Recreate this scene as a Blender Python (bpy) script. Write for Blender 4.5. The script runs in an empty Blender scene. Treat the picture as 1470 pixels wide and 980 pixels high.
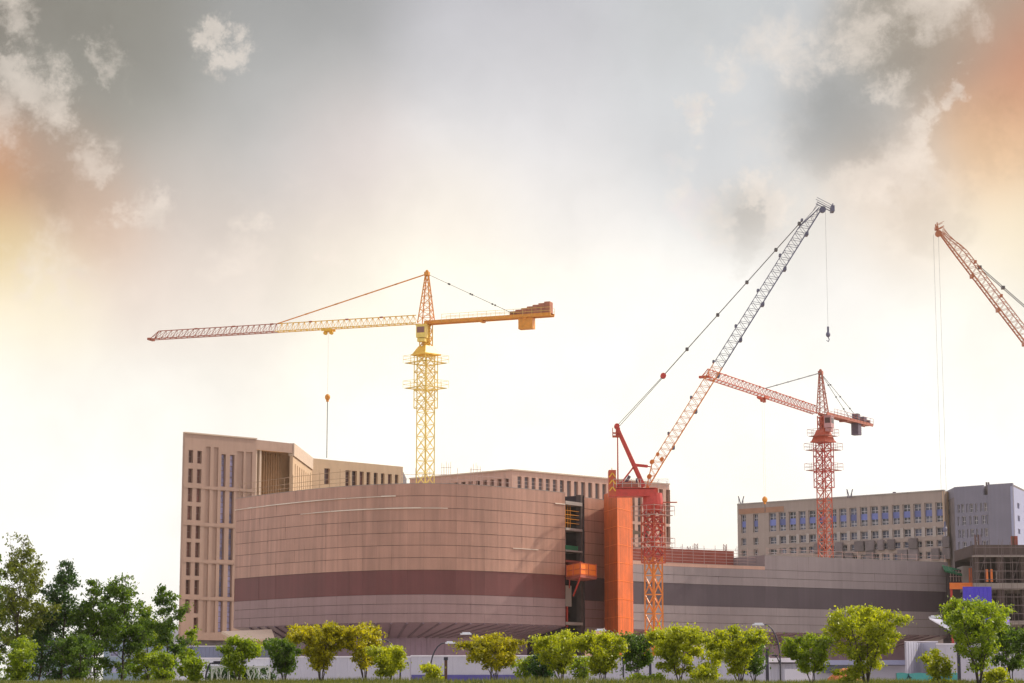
import bpy, math, random
from mathutils import Vector, Matrix
R = math.radians
scene = bpy.context.scene
col = scene.collection
random.seed(7)

# ------------------------------------------------------------------ camera
F = 3200.0                       # focal length in photo pixels (1470 wide)
PITCH = math.atan(510 / F)
EYE = 1.6
cd = bpy.data.cameras.new('camera'); cam = bpy.data.objects.new('camera', cd); col.objects.link(cam)
cam.location = (0, 0, EYE); cam.rotation_euler = (R(90) + PITCH, 0, 0)
cd.sensor_width = 36; cd.lens = F / 1470 * 36; cd.clip_end = 20000; cd.clip_start = 0.5
scene.camera = cam
_cs, _sn = math.cos(PITCH), math.sin(PITCH)

def ray(px, py):
    a = (px - 735) / F; b = (490 - py) / F
    return Vector((a, _cs - b * _sn, _sn + b * _cs))
def P(px, py, D):
    "world point seen at photo pixel px,py at ground distance D"
    d = ray(px, py); d *= D / d.y
    return d + Vector((0, 0, EYE))
def PZ(px, py, z):
    "world point seen at px,py that has height z"
    d = ray(px, py); d *= (z - EYE) / d.z
    return d + Vector((0, 0, EYE))
def Z(py, D): return P(735, py, D).z
def X(px, D, py=860): return P(px, py, D).x

# ------------------------------------------------------------------ objects
def tag(o, label=None, cat=None, group=None, kind=None):
    if label: o['label'] = label
    if cat: o['category'] = cat
    if group: o['group'] = group
    if kind: o['kind'] = kind
    return o
def thing(name, loc, label, cat, group=None):
    o = bpy.data.objects.new(name, None); o.empty_display_size = 0.5
    col.objects.link(o); o.location = loc
    return tag(o, label, cat, group)
def wloc(o):
    v = Vector((0, 0, 0))
    while o is not None:
        v += o.location; o = o.parent
    return v

class MB:
    def __init__(s): s.v = []; s.f = []
    def quad(s, a, b, c, d):
        n = len(s.v); s.v += [tuple(a), tuple(b), tuple(c), tuple(d)]; s.f.append((n, n+1, n+2, n+3)); return s
    def poly(s, pts):
        n = len(s.v); s.v += [tuple(p) for p in pts]; s.f.append(tuple(range(n, n+len(pts)))); return s
    def box(s, c, size, rz=0.0, axes=None):
        c = Vector(c); hx, hy, hz = size[0]/2, size[1]/2, size[2]/2
        if axes: ax, ay, az = axes
        else:
            ax = Vector((math.cos(rz), math.sin(rz), 0)); ay = Vector((-math.sin(rz), math.cos(rz), 0)); az = Vector((0, 0, 1))
        n = len(s.v)
        for k in (-1, 1):
            for j in (-1, 1):
                for i in (-1, 1):
                    s.v.append(tuple(c + ax*hx*i + ay*hy*j + az*hz*k))
        for f in ((0,2,3,1),(4,5,7,6),(0,1,5,4),(2,6,7,3),(0,4,6,2),(1,3,7,5)):
            s.f.append(tuple(n+i for i in f))
        return s
    def beam(s, p, q, w, h=None):
        p = Vector(p); q = Vector(q); d = q - p; L = d.length
        if L < 1e-6: return s
        d /= L
        up = Vector((0, 0, 1)) if abs(d.z) < 0.95 else Vector((1, 0, 0))
        a = d.cross(up).normalized(); b = a.cross(d).normalized()
        return s.box((p+q)/2, (L, w, h or w), axes=(d, a, b))
    def tube(s, pts, rads, n=6, cap=True):
        pts = [Vector(p) for p in pts]
        if not isinstance(rads, (list, tuple)): rads = [rads]*len(pts)
        base = len(s.v)
        for i, p in enumerate(pts):
            d = (pts[min(i+1, len(pts)-1)] - pts[max(i-1, 0)]).normalized()
            up = Vector((0, 1, 0)) if abs(d.y) < 0.9 else Vector((1, 0, 0))
            a = d.cross(up).normalized(); b = a.cross(d)
            for k in range(n):
                t = 2*math.pi*k/n
                s.v.append(tuple(p + (a*math.cos(t) + b*math.sin(t))*rads[i]))
        for i in range(len(pts)-1):
            for k in range(n):
                k2 = (k+1) % n
                s.f.append((base+i*n+k, base+i*n+k2, base+(i+1)*n+k2, base+(i+1)*n+k))
        if cap:
            s.f.append(tuple(base+k for k in reversed(range(n)))); s.f.append(tuple(base+(len(pts)-1)*n+k for k in range(n)))
        return s
    def prism(s, poly_xy, z0, z1):
        n = len(poly_xy)
        a = [Vector((x, y, z0)) for x, y in poly_xy]; b = [Vector((x, y, z1)) for x, y in poly_xy]
        s.poly(list(reversed(a))); s.poly(b)
        for i in range(n):
            j = (i+1) % n; s.quad(a[i], a[j], b[j], b[i])
        return s
    def frustum(s, c, r0, r1, z0, z1, rot=0.785, n=4):
        pa = [Vector((c[0]+r0*math.cos(rot+2*math.pi*k/n), c[1]+r0*math.sin(rot+2*math.pi*k/n), z0)) for k in range(n)]
        pb = [Vector((c[0]+r1*math.cos(rot+2*math.pi*k/n), c[1]+r1*math.sin(rot+2*math.pi*k/n), z1)) for k in range(n)]
        s.poly(list(reversed(pa))); s.poly(pb)
        for i in range(n):
            j = (i+1) % n; s.quad(pa[i], pa[j], pb[j], pb[i])
        return s
    def ball(s, c, r, nu=10, nv=7, sz=1.0):
        c = Vector(c); rings = []
        for j in range(1, nv):
            t = math.pi*j/nv
            rings.append((c + Vector((0, 0, r*sz*math.cos(t))), r*math.sin(t)))
        base = len(s.v)
        s.v.append(tuple(c + Vector((0, 0, r*sz))))
        for p, rr in rings:
            for k in range(nu):
                a = 2*math.pi*k/nu; s.v.append((p.x+rr*math.cos(a), p.y+rr*math.sin(a), p.z))
        s.v.append(tuple(c - Vector((0, 0, r*sz)))); last = len(s.v)-1
        for k in range(nu): s.f.append((base, base+1+k, base+1+(k+1) % nu))
        for j in range(nv-2):
            for k in range(nu):
                a = base+1+j*nu; s.f.append((a+k, a+nu+k, a+nu+(k+1) % nu, a+(k+1) % nu))
        a = base+1+(nv-2)*nu
        for k in range(nu): s.f.append((a+k, last, a+(k+1) % nu))
        return s
    def build(s, name, mat, parent=None, loc=None, smooth=False):
        if not s.v: return None
        o0 = wloc(parent) if parent is not None else Vector(loc or (0, 0, 0))
        me = bpy.data.meshes.new(name)
        me.from_pydata([(x-o0.x, y-o0.y, z-o0.z) for x, y, z in s.v], [], s.f)
        me.materials.append(mat)
        if smooth:
            me.polygons.foreach_set('use_smooth', [True]*len(me.polygons))
        me.update()
        o = bpy.data.objects.new(name, me); col.objects.link(o)
        if parent is not None: o.parent = parent
        else: o.location = o0
        return o

# ------------------------------------------------------------------ materials
def lin(c):
    f = lambda v: v/12.92 if v <= 0.04045 else ((v+0.055)/1.055)**2.4
    return tuple(f(x/255) for x in c)
def mat(name, c, rough=0.7, metal=0.0, var=0.12, scale=0.6, bump=0.0, objr=0.0, island=0.0, streak=0.0, spec=0.5, coat=0.0):
    m = bpy.data.materials.new(name); m.use_nodes = True; nt = m.node_tree; N = nt.nodes; L = nt.links
    b = N['Principled BSDF']; b.inputs['Roughness'].default_value = rough; b.inputs['Metallic'].default_value = metal
    b.inputs['Specular IOR Level'].default_value = spec
    if coat: b.inputs['Coat Weight'].default_value = coat
    geo = N.new('ShaderNodeNewGeometry')
    nz = N.new('ShaderNodeTexNoise'); nz.inputs['Scale'].default_value = scale; nz.inputs['Detail'].default_value = 6
    nz.inputs['Roughness'].default_value = 0.65
    L.new(geo.outputs['Position'], nz.inputs['Vector'])
    mr = N.new('ShaderNodeMapRange'); mr.inputs['From Min'].default_value = 0.3; mr.inputs['From Max'].default_value = 0.7
    mr.inputs['To Min'].default_value = 1-var; mr.inputs['To Max'].default_value = 1+var
    L.new(nz.outputs['Fac'], mr.inputs['Value'])
    fac = mr.outputs['Result']
    def mul(a, bsock):
        q = N.new('ShaderNodeMath'); q.operation = 'MULTIPLY'; L.new(a, q.inputs[0]); L.new(bsock, q.inputs[1]); return q.outputs[0]
    if island:
        r = N.new('ShaderNodeMapRange'); r.inputs['To Min'].default_value = 1-island; r.inputs['To Max'].default_value = 1+island
        L.new(geo.outputs['Random Per Island'], r.inputs['Value']); fac = mul(fac, r.outputs['Result'])
    if objr:
        oi = N.new('ShaderNodeObjectInfo'); r = N.new('ShaderNodeMapRange'); r.inputs['To Min'].default_value = 1-objr*.6; r.inputs['To Max'].default_value = 1+objr*2
        L.new(oi.outputs['Random'], r.inputs['Value']); fac = mul(fac, r.outputs['Result'])
    if streak:                    # vertical weather streaks
        mp = N.new('ShaderNodeMapping'); mp.inputs['Scale'].default_value = (1.6, 1.6, 0.09)
        n2 = N.new('ShaderNodeTexNoise'); n2.inputs['Scale'].default_value = 1.0; n2.inputs['Detail'].default_value = 4
        L.new(geo.outputs['Position'], mp.inputs['Vector']); L.new(mp.outputs['Vector'], n2.inputs['Vector'])
        r = N.new('ShaderNodeMapRange'); r.inputs['From Min'].default_value = 0.35; r.inputs['From Max'].default_value = 0.7
        r.inputs['To Min'].default_value = 1+streak*0.4; r.inputs['To Max'].default_value = 1-streak
        L.new(n2.outputs['Fac'], r.inputs['Value']); fac = mul(fac, r.outputs['Result'])
    vm = N.new('ShaderNodeVectorMath'); vm.operation = 'SCALE'; vm.inputs[0].default_value = c[:3]
    L.new(fac, vm.inputs['Scale']); L.new(vm.outputs['Vector'], b.inputs['Base Color'])
    if bump:
        bp = N.new('ShaderNodeBump'); bp.inputs['Strength'].default_value = bump; bp.inputs['Distance'].default_value = 0.05
        L.new(nz.outputs['Fac'], bp.inputs['Height']); L.new(bp.outputs['Normal'], b.inputs['Normal'])
    return m
def leafmat(name, ca, cb, tr=0.45):
    m = bpy.data.materials.new(name); m.use_nodes = True; nt = m.node_tree; N = nt.nodes; L = nt.links
    N.remove(N['Principled BSDF']); out = N['Material Output']
    geo = N.new('ShaderNodeNewGeometry')
    mx = N.new('ShaderNodeMix'); mx.data_type = 'RGBA'; mx.inputs['A'].default_value = (*ca, 1); mx.inputs['B'].default_value = (*cb, 1)
    nz = N.new('ShaderNodeTexNoise'); nz.inputs['Scale'].default_value = 0.9; nz.inputs['Detail'].default_value = 2
    L.new(geo.outputs['Position'], nz.inputs['Vector'])
    ad = N.new('ShaderNodeMath'); ad.operation = 'MULTIPLY_ADD'; ad.inputs[1].default_value = 0.7
    sb = N.new('ShaderNodeMapRange'); sb.inputs['From Min'].default_value = 0.35; sb.inputs['From Max'].default_value = 0.65
    sb.inputs['To Min'].default_value = -0.1; sb.inputs['To Max'].default_value = 0.4
    L.new(nz.outputs['Fac'], sb.inputs['Value'])
    L.new(geo.outputs['Random Per Island'], ad.inputs[0]); L.new(sb.outputs['Result'], ad.inputs[2]); L.new(ad.outputs[0], mx.inputs['Factor'])
    mx.clamp_factor = True
    d = N.new('ShaderNodeBsdfPrincipled'); d.inputs['Roughness'].default_value = 0.45; d.inputs['Specular IOR Level'].default_value = 0.4
    t = N.new('ShaderNodeBsdfTranslucent'); sc = N.new('ShaderNodeVectorMath'); sc.operation = 'MULTIPLY'
    sc.inputs[1].default_value = (1.9, 1.8, 0.6)
    L.new(mx.outputs['Result'], d.inputs['Base Color']); L.new(mx.outputs['Result'], sc.inputs[0]); L.new(sc.outputs['Vector'], t.inputs['Color'])
    ms = N.new('ShaderNodeMixShader'); ms.inputs[0].default_value = tr
    L.new(d.outputs[0], ms.inputs[1]); L.new(t.outputs[0], ms.inputs[2]); L.new(ms.outputs[0], out.inputs['Surface'])
    return m

M = {}
M['clad'] = mat('flare_warmed_taupe_cladding', (.45, .25, .182), 0.42, var=.16, scale=.05, island=.06, streak=.18)  # red warmth of the flare is mixed into this base colour
M['clad_low'] = mat('grey_mauve_cladding', (.31, .20, .195), 0.55, var=.10, scale=.08, island=.035, streak=.10)
M['clad_right'] = mat('grey_cladding', (.275, .23, .235), 0.55, var=.12, scale=.05, island=.035, streak=.08)
M['band'] = mat('flare_reddened_band_cladding', (.15, .042, .040), 0.5, var=.12, scale=.1, island=.06, streak=.12)  # the band's red is flare tint put into the colour
M['band_right'] = mat('slate_band_cladding', (.078, .055, .07), 0.5, var=.12, scale=.1, island=.06, streak=.1)
M['gap'] = mat('joint_black', (.11, .07, .06), 0.9)
M['glint_ledge'] = mat('aluminium_ledge', (.8, .72, .6), 0.35, var=.1, spec=.8)
M['soffit'] = mat('mauve_soffit_metal', (.34, .23, .28), 0.5, var=.1)
M['soffit_rib'] = mat('dark_soffit_joint', (.19, .13, .16), 0.6)
M['gfwall'] = mat('violet_grey_ground_wall', (.30, .20, .26), 0.5, var=.1, island=.08)
M['tan'] = mat('tan_pink_stone', (.42, .28, .215), 0.8, var=.07, scale=.15, bump=.1, streak=.06)
M['cream'] = mat('cream_stone', (.62, .48, .36), 0.8, var=.06)
M['sand'] = mat('sand_stone', (.60, .42, .26), 0.8, var=.08, scale=.15, streak=.05)
M['backb'] = mat('rose_stone', (.58, .36, .28), 0.8, var=.08, scale=.15, streak=.08)
M['beige'] = mat('beige_concrete_panel', (.36, .29, .255), 0.8, var=.08, scale=.12, streak=.08)
M['white_pier'] = mat('pale_pier_panel', (.42, .37, .34), 0.7, var=.08)
M['bluegrey'] = mat('blue_grey_panel', (.19, .185, .245), 0.6, var=.06, scale=.2, island=.0, streak=.06)
M['bluegrey_light'] = mat('pale_blue_panel', (.32, .34, .50), 0.6, var=.06)
M['dkgrey'] = mat('dark_grey_panel', (.15, .125, .13), 0.8, var=.25, scale=.4, objr=.2)
M['recess'] = mat('ochre_recess_wall', (.50, .30, .15), 0.9, var=.12)
M['glass'] = mat('dark_glass', (.03, .035, .06), 0.12, var=.5, objr=1.0, scale=.3, spec=.8)
M['glass_warm'] = mat('brown_glass', (.10, .045, .035), 0.2, var=.5, objr=.9, scale=.3)
M['glass_blue'] = mat('pale_blue_glass', (.24, .23, .36), 0.2, var=.6, objr=.5, scale=.5)
M['spandrel'] = mat('blue_film_spandrel', (.12, .15, .38), 0.5, var=.15, objr=.25, scale=.2)
M['frame'] = mat('white_window_frame', (.62, .60, .62), 0.5)
M['framed'] = mat('bronze_window_frame', (.25, .16, .13), 0.5)
M['yellow'] = mat('yellow_crane_paint', (.85, .50, .04), 0.45, var=.12, scale=2)
M['yellow_pale'] = mat('pale_yellow_crane_paint', (.88, .66, .16), 0.45, var=.12, scale=2)
M['amber'] = mat('amber_crane_paint', (.75, .30, .03), 0.45, var=.15, scale=2)
M['maroon'] = mat('maroon_paint_and_flare_tint', (.42, .12, .07), 0.5, var=.15, scale=2)
M['red'] = mat('red_crane_paint', (.55, .05, .035), 0.45, var=.15, scale=2)
M['redorange'] = mat('red_orange_crane_paint', (.52, .085, .03), 0.45, var=.15, scale=2)
M['orange'] = mat('orange_crane_paint', (.72, .22, .03), 0.45, var=.15, scale=2)
M['rustcrane'] = mat('rust_brown_crane_paint', (.50, .17, .07), 0.5, var=.15, scale=2)
M['slate'] = mat('slate_blue_crane_paint', (.13, .13, .20), 0.45, var=.15, scale=2)
M['steel'] = mat('grey_steel_cable', (.12, .11, .11), 0.5)
M['palesteel'] = mat('pale_steel', (.55, .52, .50), 0.45)
M['ballast'] = mat('rusty_concrete_ballast', (.42, .16, .09), 0.8, var=.25, scale=1.5)
M['ballast_grey'] = mat('grey_violet_ballast', (.13, .10, .14), 0.8, var=.2, scale=1.5)
M['cabpink'] = mat('pinkish_cab_paint', (.55, .30, .30), 0.5)
M['orange_left'] = mat('orange_tarpaulin', (.62, .115, .012), 0.65, var=.2, scale=.35, streak=.3)
M['orange_bright'] = mat('bright_orange_paint', (.85, .20, .02), 0.5, var=.1)
M['green'] = mat('green_netting', (.015, .16, .07), 0.8, var=.2)
M['conc'] = mat('raw_concrete', (.34, .30, .27), 0.85, var=.15, scale=.5)
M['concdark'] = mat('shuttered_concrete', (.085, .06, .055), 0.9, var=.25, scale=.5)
M['rust'] = mat('rusty_formwork', (.33, .075, .05), 0.85, var=.2, scale=.4)
M['scaff'] = mat('scaffold_tube', (.50, .34, .30), 0.5, var=.15)
M['scaff_dark'] = mat('dark_scaffold_tube', (.15, .11, .11), 0.5, var=.2)
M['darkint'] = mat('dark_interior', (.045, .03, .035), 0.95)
M['bluecont'] = mat('ultramarine_sheet', (.055, .035, .55), 0.55, var=.08)
M['purple'] = mat('violet_netting', (.14, .07, .45), 0.7, var=.2)
M['white'] = mat('white_awning', (.75, .74, .82), 0.6)
M['hoard'] = mat('lilac_white_hoarding', (.45, .45, .54), 0.5, var=.04, scale=.3)
M['hoardw'] = mat('white_hoarding', (.60, .62, .72), 0.5, var=.04, scale=.3)
M['hoardblue'] = mat('blue_grey_corrugated', (.22, .25, .38), 0.5, var=.06)
M['stripe'] = mat('indigo_stripe', (.07, .06, .28), 0.5)
M['teal'] = mat('teal_banner_cloth', (.10, .42, .40), 0.7, var=.08)
M['ink'] = mat('dark_ink', (.02, .05, .08), 0.7)
M['lattice'] = mat('ivory_cut_panel', (.62, .62, .55), 0.5, var=.08)
M['pole'] = mat('dark_lamp_pole', (.035, .03, .05), 0.4)
M['lamphead'] = mat('white_lamp_head', (.9, .9, .95), 0.25, spec=.9)
M['brown'] = mat('brown_post', (.13, .06, .04), 0.8)
M['orangebar'] = mat('orange_soil', (.45, .13, .03), 0.8, var=.25, scale=1)
M['bark'] = mat('grey_brown_bark', (.075, .055, .05), 0.9, var=.3, scale=6, bump=.3)
M['ground'] = mat('earth_and_turf', (.07, .09, .035), 0.95, var=.3, scale=.4, bump=.2)
M['asphalt'] = mat('asphalt', (.05, .05, .052), 0.85, var=.15, scale=2)
M['paint'] = mat('road_paint', (.7, .7, .68), 0.7)
M['kerb'] = mat('concrete_kerb', (.35, .34, .32), 0.85)
M['sitegr'] = mat('pale_bounce_soil', (.42, .36, .29), 0.95, var=.2, scale=.1)
M['signband'] = mat('dull_rust_frieze', (.36, .19, .12), .8)
M['scaff_tan'] = mat('tan_tube', (.42, .27, .16), .5)
M['far'] = mat('far_pale_blue_block', (.30, .38, .50), 0.8, var=.06)
M['leaf_lime'] = leafmat('lime_leaves', (.17, .22, .010), (.46, .49, .02))
M['leaf_olive'] = leafmat('golden_leaves', (.18, .18, .008), (.50, .46, .015))
M['leaf_green'] = leafmat('fresh_green_leaves', (.10, .17, .012), (.32, .40, .02))
M['leaf_mid'] = leafmat('mid_green_leaves', (.035, .085, .012), (.16, .25, .025), .4)
M['leaf_dark'] = leafmat('dark_green_leaves', (.016, .05, .018), (.075, .15, .03), .35)
M['leaf_gold'] = leafmat('sparse_bronze_green_leaves', (.06, .09, .014), (.22, .25, .03), .35)
M['grass'] = leafmat('grass_blades', (.07, .10, .02), (.20, .20, .05), .3)

# ------------------------------------------------------------------ setting: ground and road
g = MB()
prof = [(-400, 0), (40, 0), (66, 0.2), (80, 1.6), (86, 2.0), (104, 2.05), (112, 1.2), (122, 0.0), (250, 0), (700, 0), (1500, 0), (3500, 0)]
xs = [-3400, -1500, -700, -300] + [i*12 for i in range(-12, 13)] + [300, 700, 1500, 3400]
def gz(x, y):
    for (a, za), (b, zb) in zip(prof, prof[1:]):
        if a <= y <= b:
            t = (y-a)/(b-a); return za + (zb-za)*t
    return 0
n0 = 0
ys = sorted(set([p[0] for p in prof] + [70, 75, 83, 90, 95, 100, 108, 116]))
for y in ys:
    for x in xs:
        w = 0.10*math.sin(x*0.21+y*0.3) if 78 < y < 108 else 0
        g.v.append((x, y, gz(x, y)+w))
nx = len(xs)
for j in range(len(ys)-1):
    for i in range(nx-1):
        a = j*nx+i; g.f.append((a, a+1, a+nx+1, a+nx))
tag(g.build('ground', M['ground'], smooth=True), 'green turf bank and earth ground in front of the site', 'ground', kind='structure')
road = MB().quad((-500, 140, .004), (500, 140, .004), (500, 158, .004), (-500, 158, .004))
tag(road.build('road', M['asphalt']), 'asphalt street running between the turf bank and the site hoarding', 'road', kind='structure')
pt = MB()
for i in range(-40, 41): pt.quad((i*8, 148.9, .008), (i*8+4, 148.9, .008), (i*8+4, 149.1, .008), (i*8, 149.1, .008))
tag(pt.build('road_marking', M['paint']), 'white dashed centre line on the street', 'road marking', kind='structure')
kb = MB().box((0, 139.8, .07), (1000, .3, .14)).box((0, 158.2, .07), (1000, .3, .14))
tag(kb.build('kerb', M['kerb']), 'concrete kerbs on both sides of the street', 'kerb', kind='structure')

sgd = MB().quad((-600, 170, .004), (600, 170, .004), (600, 640, .004), (-600, 640, .004))  # hidden ground sheet, added pale to bounce sunlight onto the facades
tag(sgd.build('site_ground', M['sitegr']), 'unseen site soil, made pale to bounce light onto the facades', 'ground', kind='structure')

# grass on the bank
gr = MB(); rg = random.Random(3)
for i in range(52000):
    y = rg.uniform(86, 104); hw = 735/F*y+5
    x = rg.uniform(-hw, hw)
    z = gz(x, y) + 0.10*math.sin(x*0.21+y*0.3)-.02
    patch = 0.5+0.5*math.sin(x*.7+1.3*math.sin(y*.6))*math.sin(x*.17+2)
    h = rg.uniform(.16, .34)*(0.75+.45*patch); a = rg.uniform(0, math.pi); w = rg.uniform(.012, .03)
    lx = rg.gauss(0, .07); ly = rg.gauss(0, .07)
    dx, dy = math.cos(a)*w, math.sin(a)*w
    gr.poly([(x-dx, y-dy, z), (x+dx, y+dy, z), (x+lx, y+ly, z+h)])
tag(gr.build('grass', M['grass']), 'long green and straw coloured grass along the bottom of the view', 'grass', kind='stuff')

# ------------------------------------------------------------------ facade helpers
def onl(A, B, px, py=800):
    "distance s along wall line A-B (2D) seen at column px"
    d = ray(px, py); k = d.x/d.y
    ux, uy = (B-A).normalized()
    # A.x+s ux = k (A.y + s uy)
    return (k*A.y-A.x)/(ux-k*uy)
def frame_of(A, B):
    u = (B-A).normalized(); n = Vector((u.y, -u.x))       # outward: towards camera when A is left
    if n.y > 0: n = -n
    return u, n
def pt3(A, u, n, s, z, off=0.0): return Vector((A.x+u.x*s+n.x*off, A.y+u.y*s+n.y*off, z))
def wall_sheet(name, m, parent, A, B, z0, z1, rects, depth=.35, build=True, mb=None):
    "wall with real recessed openings; rects = (s0,s1,za,zb)"
    u, n = frame_of(A, B); L = (B-A).length; mb = mb or MB()
    ss = sorted(set([0, L] + [r for q in rects for r in q[:2]])); ss = [s for s in ss if 0 <= s <= L]
    zz = sorted(set([z0, z1] + [r for q in rects for r in q[2:4]])); zz = [z for z in zz if z0 <= z <= z1]
    def opn(s, z): return any(q[0] < s < q[1] and q[2] < z < q[3] for q in rects)
    for i in range(len(ss)-1):
        run = None
        for j in range(len(zz)-1):
            o = opn((ss[i]+ss[i+1])/2, (zz[j]+zz[j+1])/2)
            if not o and run is None: run = zz[j]
            if run is not None and (o or j == len(zz)-2):
                top = zz[j] if o else zz[j+1]
                mb.quad(pt3(A, u, n, ss[i], run), pt3(A, u, n, ss[i+1], run), pt3(A, u, n, ss[i+1], top), pt3(A, u, n, ss[i], top))
                run = None
    for s0, s1, a, b in [q[:4] for q in rects]:
        c = [(s0, a), (s1, a), (s1, b), (s0, b)]
        for k in range(4):
            p, q = c[k], c[(k+1) % 4]
            mb.quad(pt3(A, u, n, p[0], p[1]), pt3(A, u, n, p[0], p[1], -depth), pt3(A, u, n, q[0], q[1], -depth), pt3(A, u, n, q[0], q[1]))
    for s in (0, L): mb.quad(pt3(A, u, n, s, z0), pt3(A, u, n, s, z1), pt3(A, u, n, s, z1, -depth), pt3(A, u, n, s, z0, -depth))
    mb.quad(pt3(A, u, n, 0, z1), pt3(A, u, n, L, z1), pt3(A, u, n, L, z1, -depth), pt3(A, u, n, 0, z1, -depth))
    return mb.build(name, m, parent) if build else mb
def window(parent, A, B, r, depth, glass, frame, nx=1, nz=(), fw=.08, spandrel=None, name='window'):
    u, n = frame_of(A, B); s0, s1, a, b = r; off = -depth+.10
    f = MB(); rz = math.atan2(u.y, u.x)
    def bar(sa, sb, za, zb): f.box(pt3(A, u, n, (sa+sb)/2, (za+zb)/2, off), (sb-sa, .06, zb-za), rz)
    bar(s0, s0+fw, a, b); bar(s1-fw, s1, a, b); bar(s0+fw, s1-fw, a, a+fw); bar(s0+fw, s1-fw, b-fw, b)
    for k in range(1, nx):
        s = s0+(s1-s0)*k/nx; bar(s-fw/2, s+fw/2, a+fw, b-fw)
    for t in nz:
        z = a+(b-a)*t; 
        for k in range(nx):
            sa = s0+(s1-s0)*k/nx+fw*.5; sb = s0+(s1-s0)*(k+1)/nx-fw*.5
            bar(sa, sb, z-fw/2, z+fw/2)
    fo = f.build(name, frame, parent)
    p = MB().quad(*[pt3(A, u, n, s, z, -depth+.04) for s, z in ((s0, a), (s1, a), (s1, b), (s0, b))])
    p.build('pane', glass, fo)
    if spandrel:
        za, zb = spandrel
        MB().box(pt3(A, u, n, (s0+s1)/2, (za+zb)/2, -depth+.16), (s1-s0-.02, .05, zb-za), rz).build('spandrel', M['spandrel'], fo)
    return fo
def V2(px, D, py=800):
    p = P(px, py, D); return Vector((p.x, p.y))
def body(parent, pts, z0, z1, m, name='core'):
    area = sum(pts[i][0]*pts[(i+1) % len(pts)][1]-pts[(i+1) % len(pts)][0]*pts[i][1] for i in range(len(pts)))
    if area < 0: pts = pts[::-1]
    return MB().prism(pts, z0, z1).build(name, m, parent)
def slab_rects(A, B, cols, rows, Dref_px=None):
    out = []
    for (p0, p1) in cols:
        for (a, b) in rows: out.append((onl(A, B, p0), onl(A, B, p1), a, b))
    return out

# ------------------------------------------------------------------ tan stone tower (left)
T = thing('stone_tower', (X(262, 402), 402, 0), 'tall tan stone office tower with narrow windows at left behind the curved building', 'building')
A, B = V2(261.5, 400), V2(365, 410)
ztop = Z(621.5, 400); zlow = Z(918, 400)
zr = lambda y: Z(y, 401)
wins = []; blind = []; strips = []
r1 = [(646, 664.3), (672.5, 692.8), (699, 720), (726, 746), (752.5, 772.7), (778, 799.5), (805, 826), (832, 853), (859, 880), (886, 907)]
for i, (a, b) in enumerate(r1):
    if i < 9: wins.append((onl(A, B, 267.5), onl(A, B, 274), zr(b), zr(a)))
    wins.append((onl(A, B, 280), onl(A, B, 286.5), zr(b), zr(a)))
for (a, b) in [(648, 695), (701, 748), (755, 801), (808, 855), (861, 906)]:
    for p0, p1 in ((315, 321.5), (327.5, 334)): strips.append((onl(A, B, p0), onl(A, B, p1), zr(b), zr(a)))
    for p0, p1 in ((292.5, 299), (304, 310.5)): blind.append((onl(A, B, p0), onl(A, B, p1), zr(b+1), zr(a-9 if a < 650 else a)))
for p0, p1 in ((338, 347), (350.5, 359.5)): blind.append((onl(A, B, p0), onl(A, B, p1), zr(735), zr(642)))
D1 = .65
wall_sheet('wall', M['tan'], T, A, B, zlow, ztop, wins+strips+blind, D1)
for r in wins: window(T, A, B, r, D1, M['glass_warm'], M['framed'], 1, (.5,), .07)
for r in strips: window(T, A, B, r, D1, M['glass_blue'], M['framed'], 1, (.12, .3, .5, .65, .85), .09)
u, n = frame_of(A, B)
bl = MB()
for r in blind:
    bl.quad(*[pt3(A, u, n, s, z, -.25) for s, z in ((r[0], r[2]), (r[1], r[2]), (r[1], r[3]), (r[0], r[3]))])
bl.build('blind_panel', M['tan'], T)
# groove lines of the stone courses (slim proud bands every two storeys)
for y in (698, 751.5, 804.5, 858):
    bd = MB().box(pt3(A, u, n, (B-A).length/2, zr(y), .03), ((B-A).length-.02, .06, .55), math.atan2(u.y, u.x)); bd.build('string_course', M['tan'], T)
bd = MB().box(pt3(A, u, n, (B-A).length/2, ztop+.12, -.2), ((B-A).length+.2, .7, .24), math.atan2(u.y, u.x)).build('coping', M['cream'], T)
# recess section 365-418
A2, B2 = V2(365, 410.05), V2(418, 416.5)
zb = Z(636.5, 416.5)
wall_sheet('beam_wall', M['tan'], T, A2, B2, Z(649, 415), zb+.0, [], .8)
u2, n2 = frame_of(A2, B2)
L2 = (B2-A2).length
MB().quad(pt3(A2, u2, n2, 0, 5, -3), pt3(A2, u2, n2, L2+2.6, 5, -3), pt3(A2, u2, n2, L2+2.6, Z(640, 415), -3), pt3(A2, u2, n2, 0, Z(640, 415), -3)).build('recess_wall', M['recess'], T)
MB().quad(pt3(A2, u2, n2, 0, Z(649, 415)+.01, -3), pt3(A2, u2, n2, L2, Z(649, 415)+.01, -3), pt3(A2, u2, n2, L2, Z(649, 415)+.01, -.8), pt3(A2, u2, n2, 0, Z(649, 415)+.01, -.8)).build('recess_ceiling', M['recess'], T)
fn = MB()
for k in range(1, 15): fn.box(pt3(A2, u2, n2, L2*k/15, 30, -2.8), (.12, .35, 34), math.atan2(u2.y, u2.x))
fn.build('fin', M['recess'], T)
pl = MB()
for s in (.3, 1.3): pl.box(pt3(A2, u2, n2, s, 30, -.5), (.4, .5, Z(649, 415)*2-60), math.atan2(u2.y, u2.x))
pl.build('pilaster', M['cream'], T)
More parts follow.
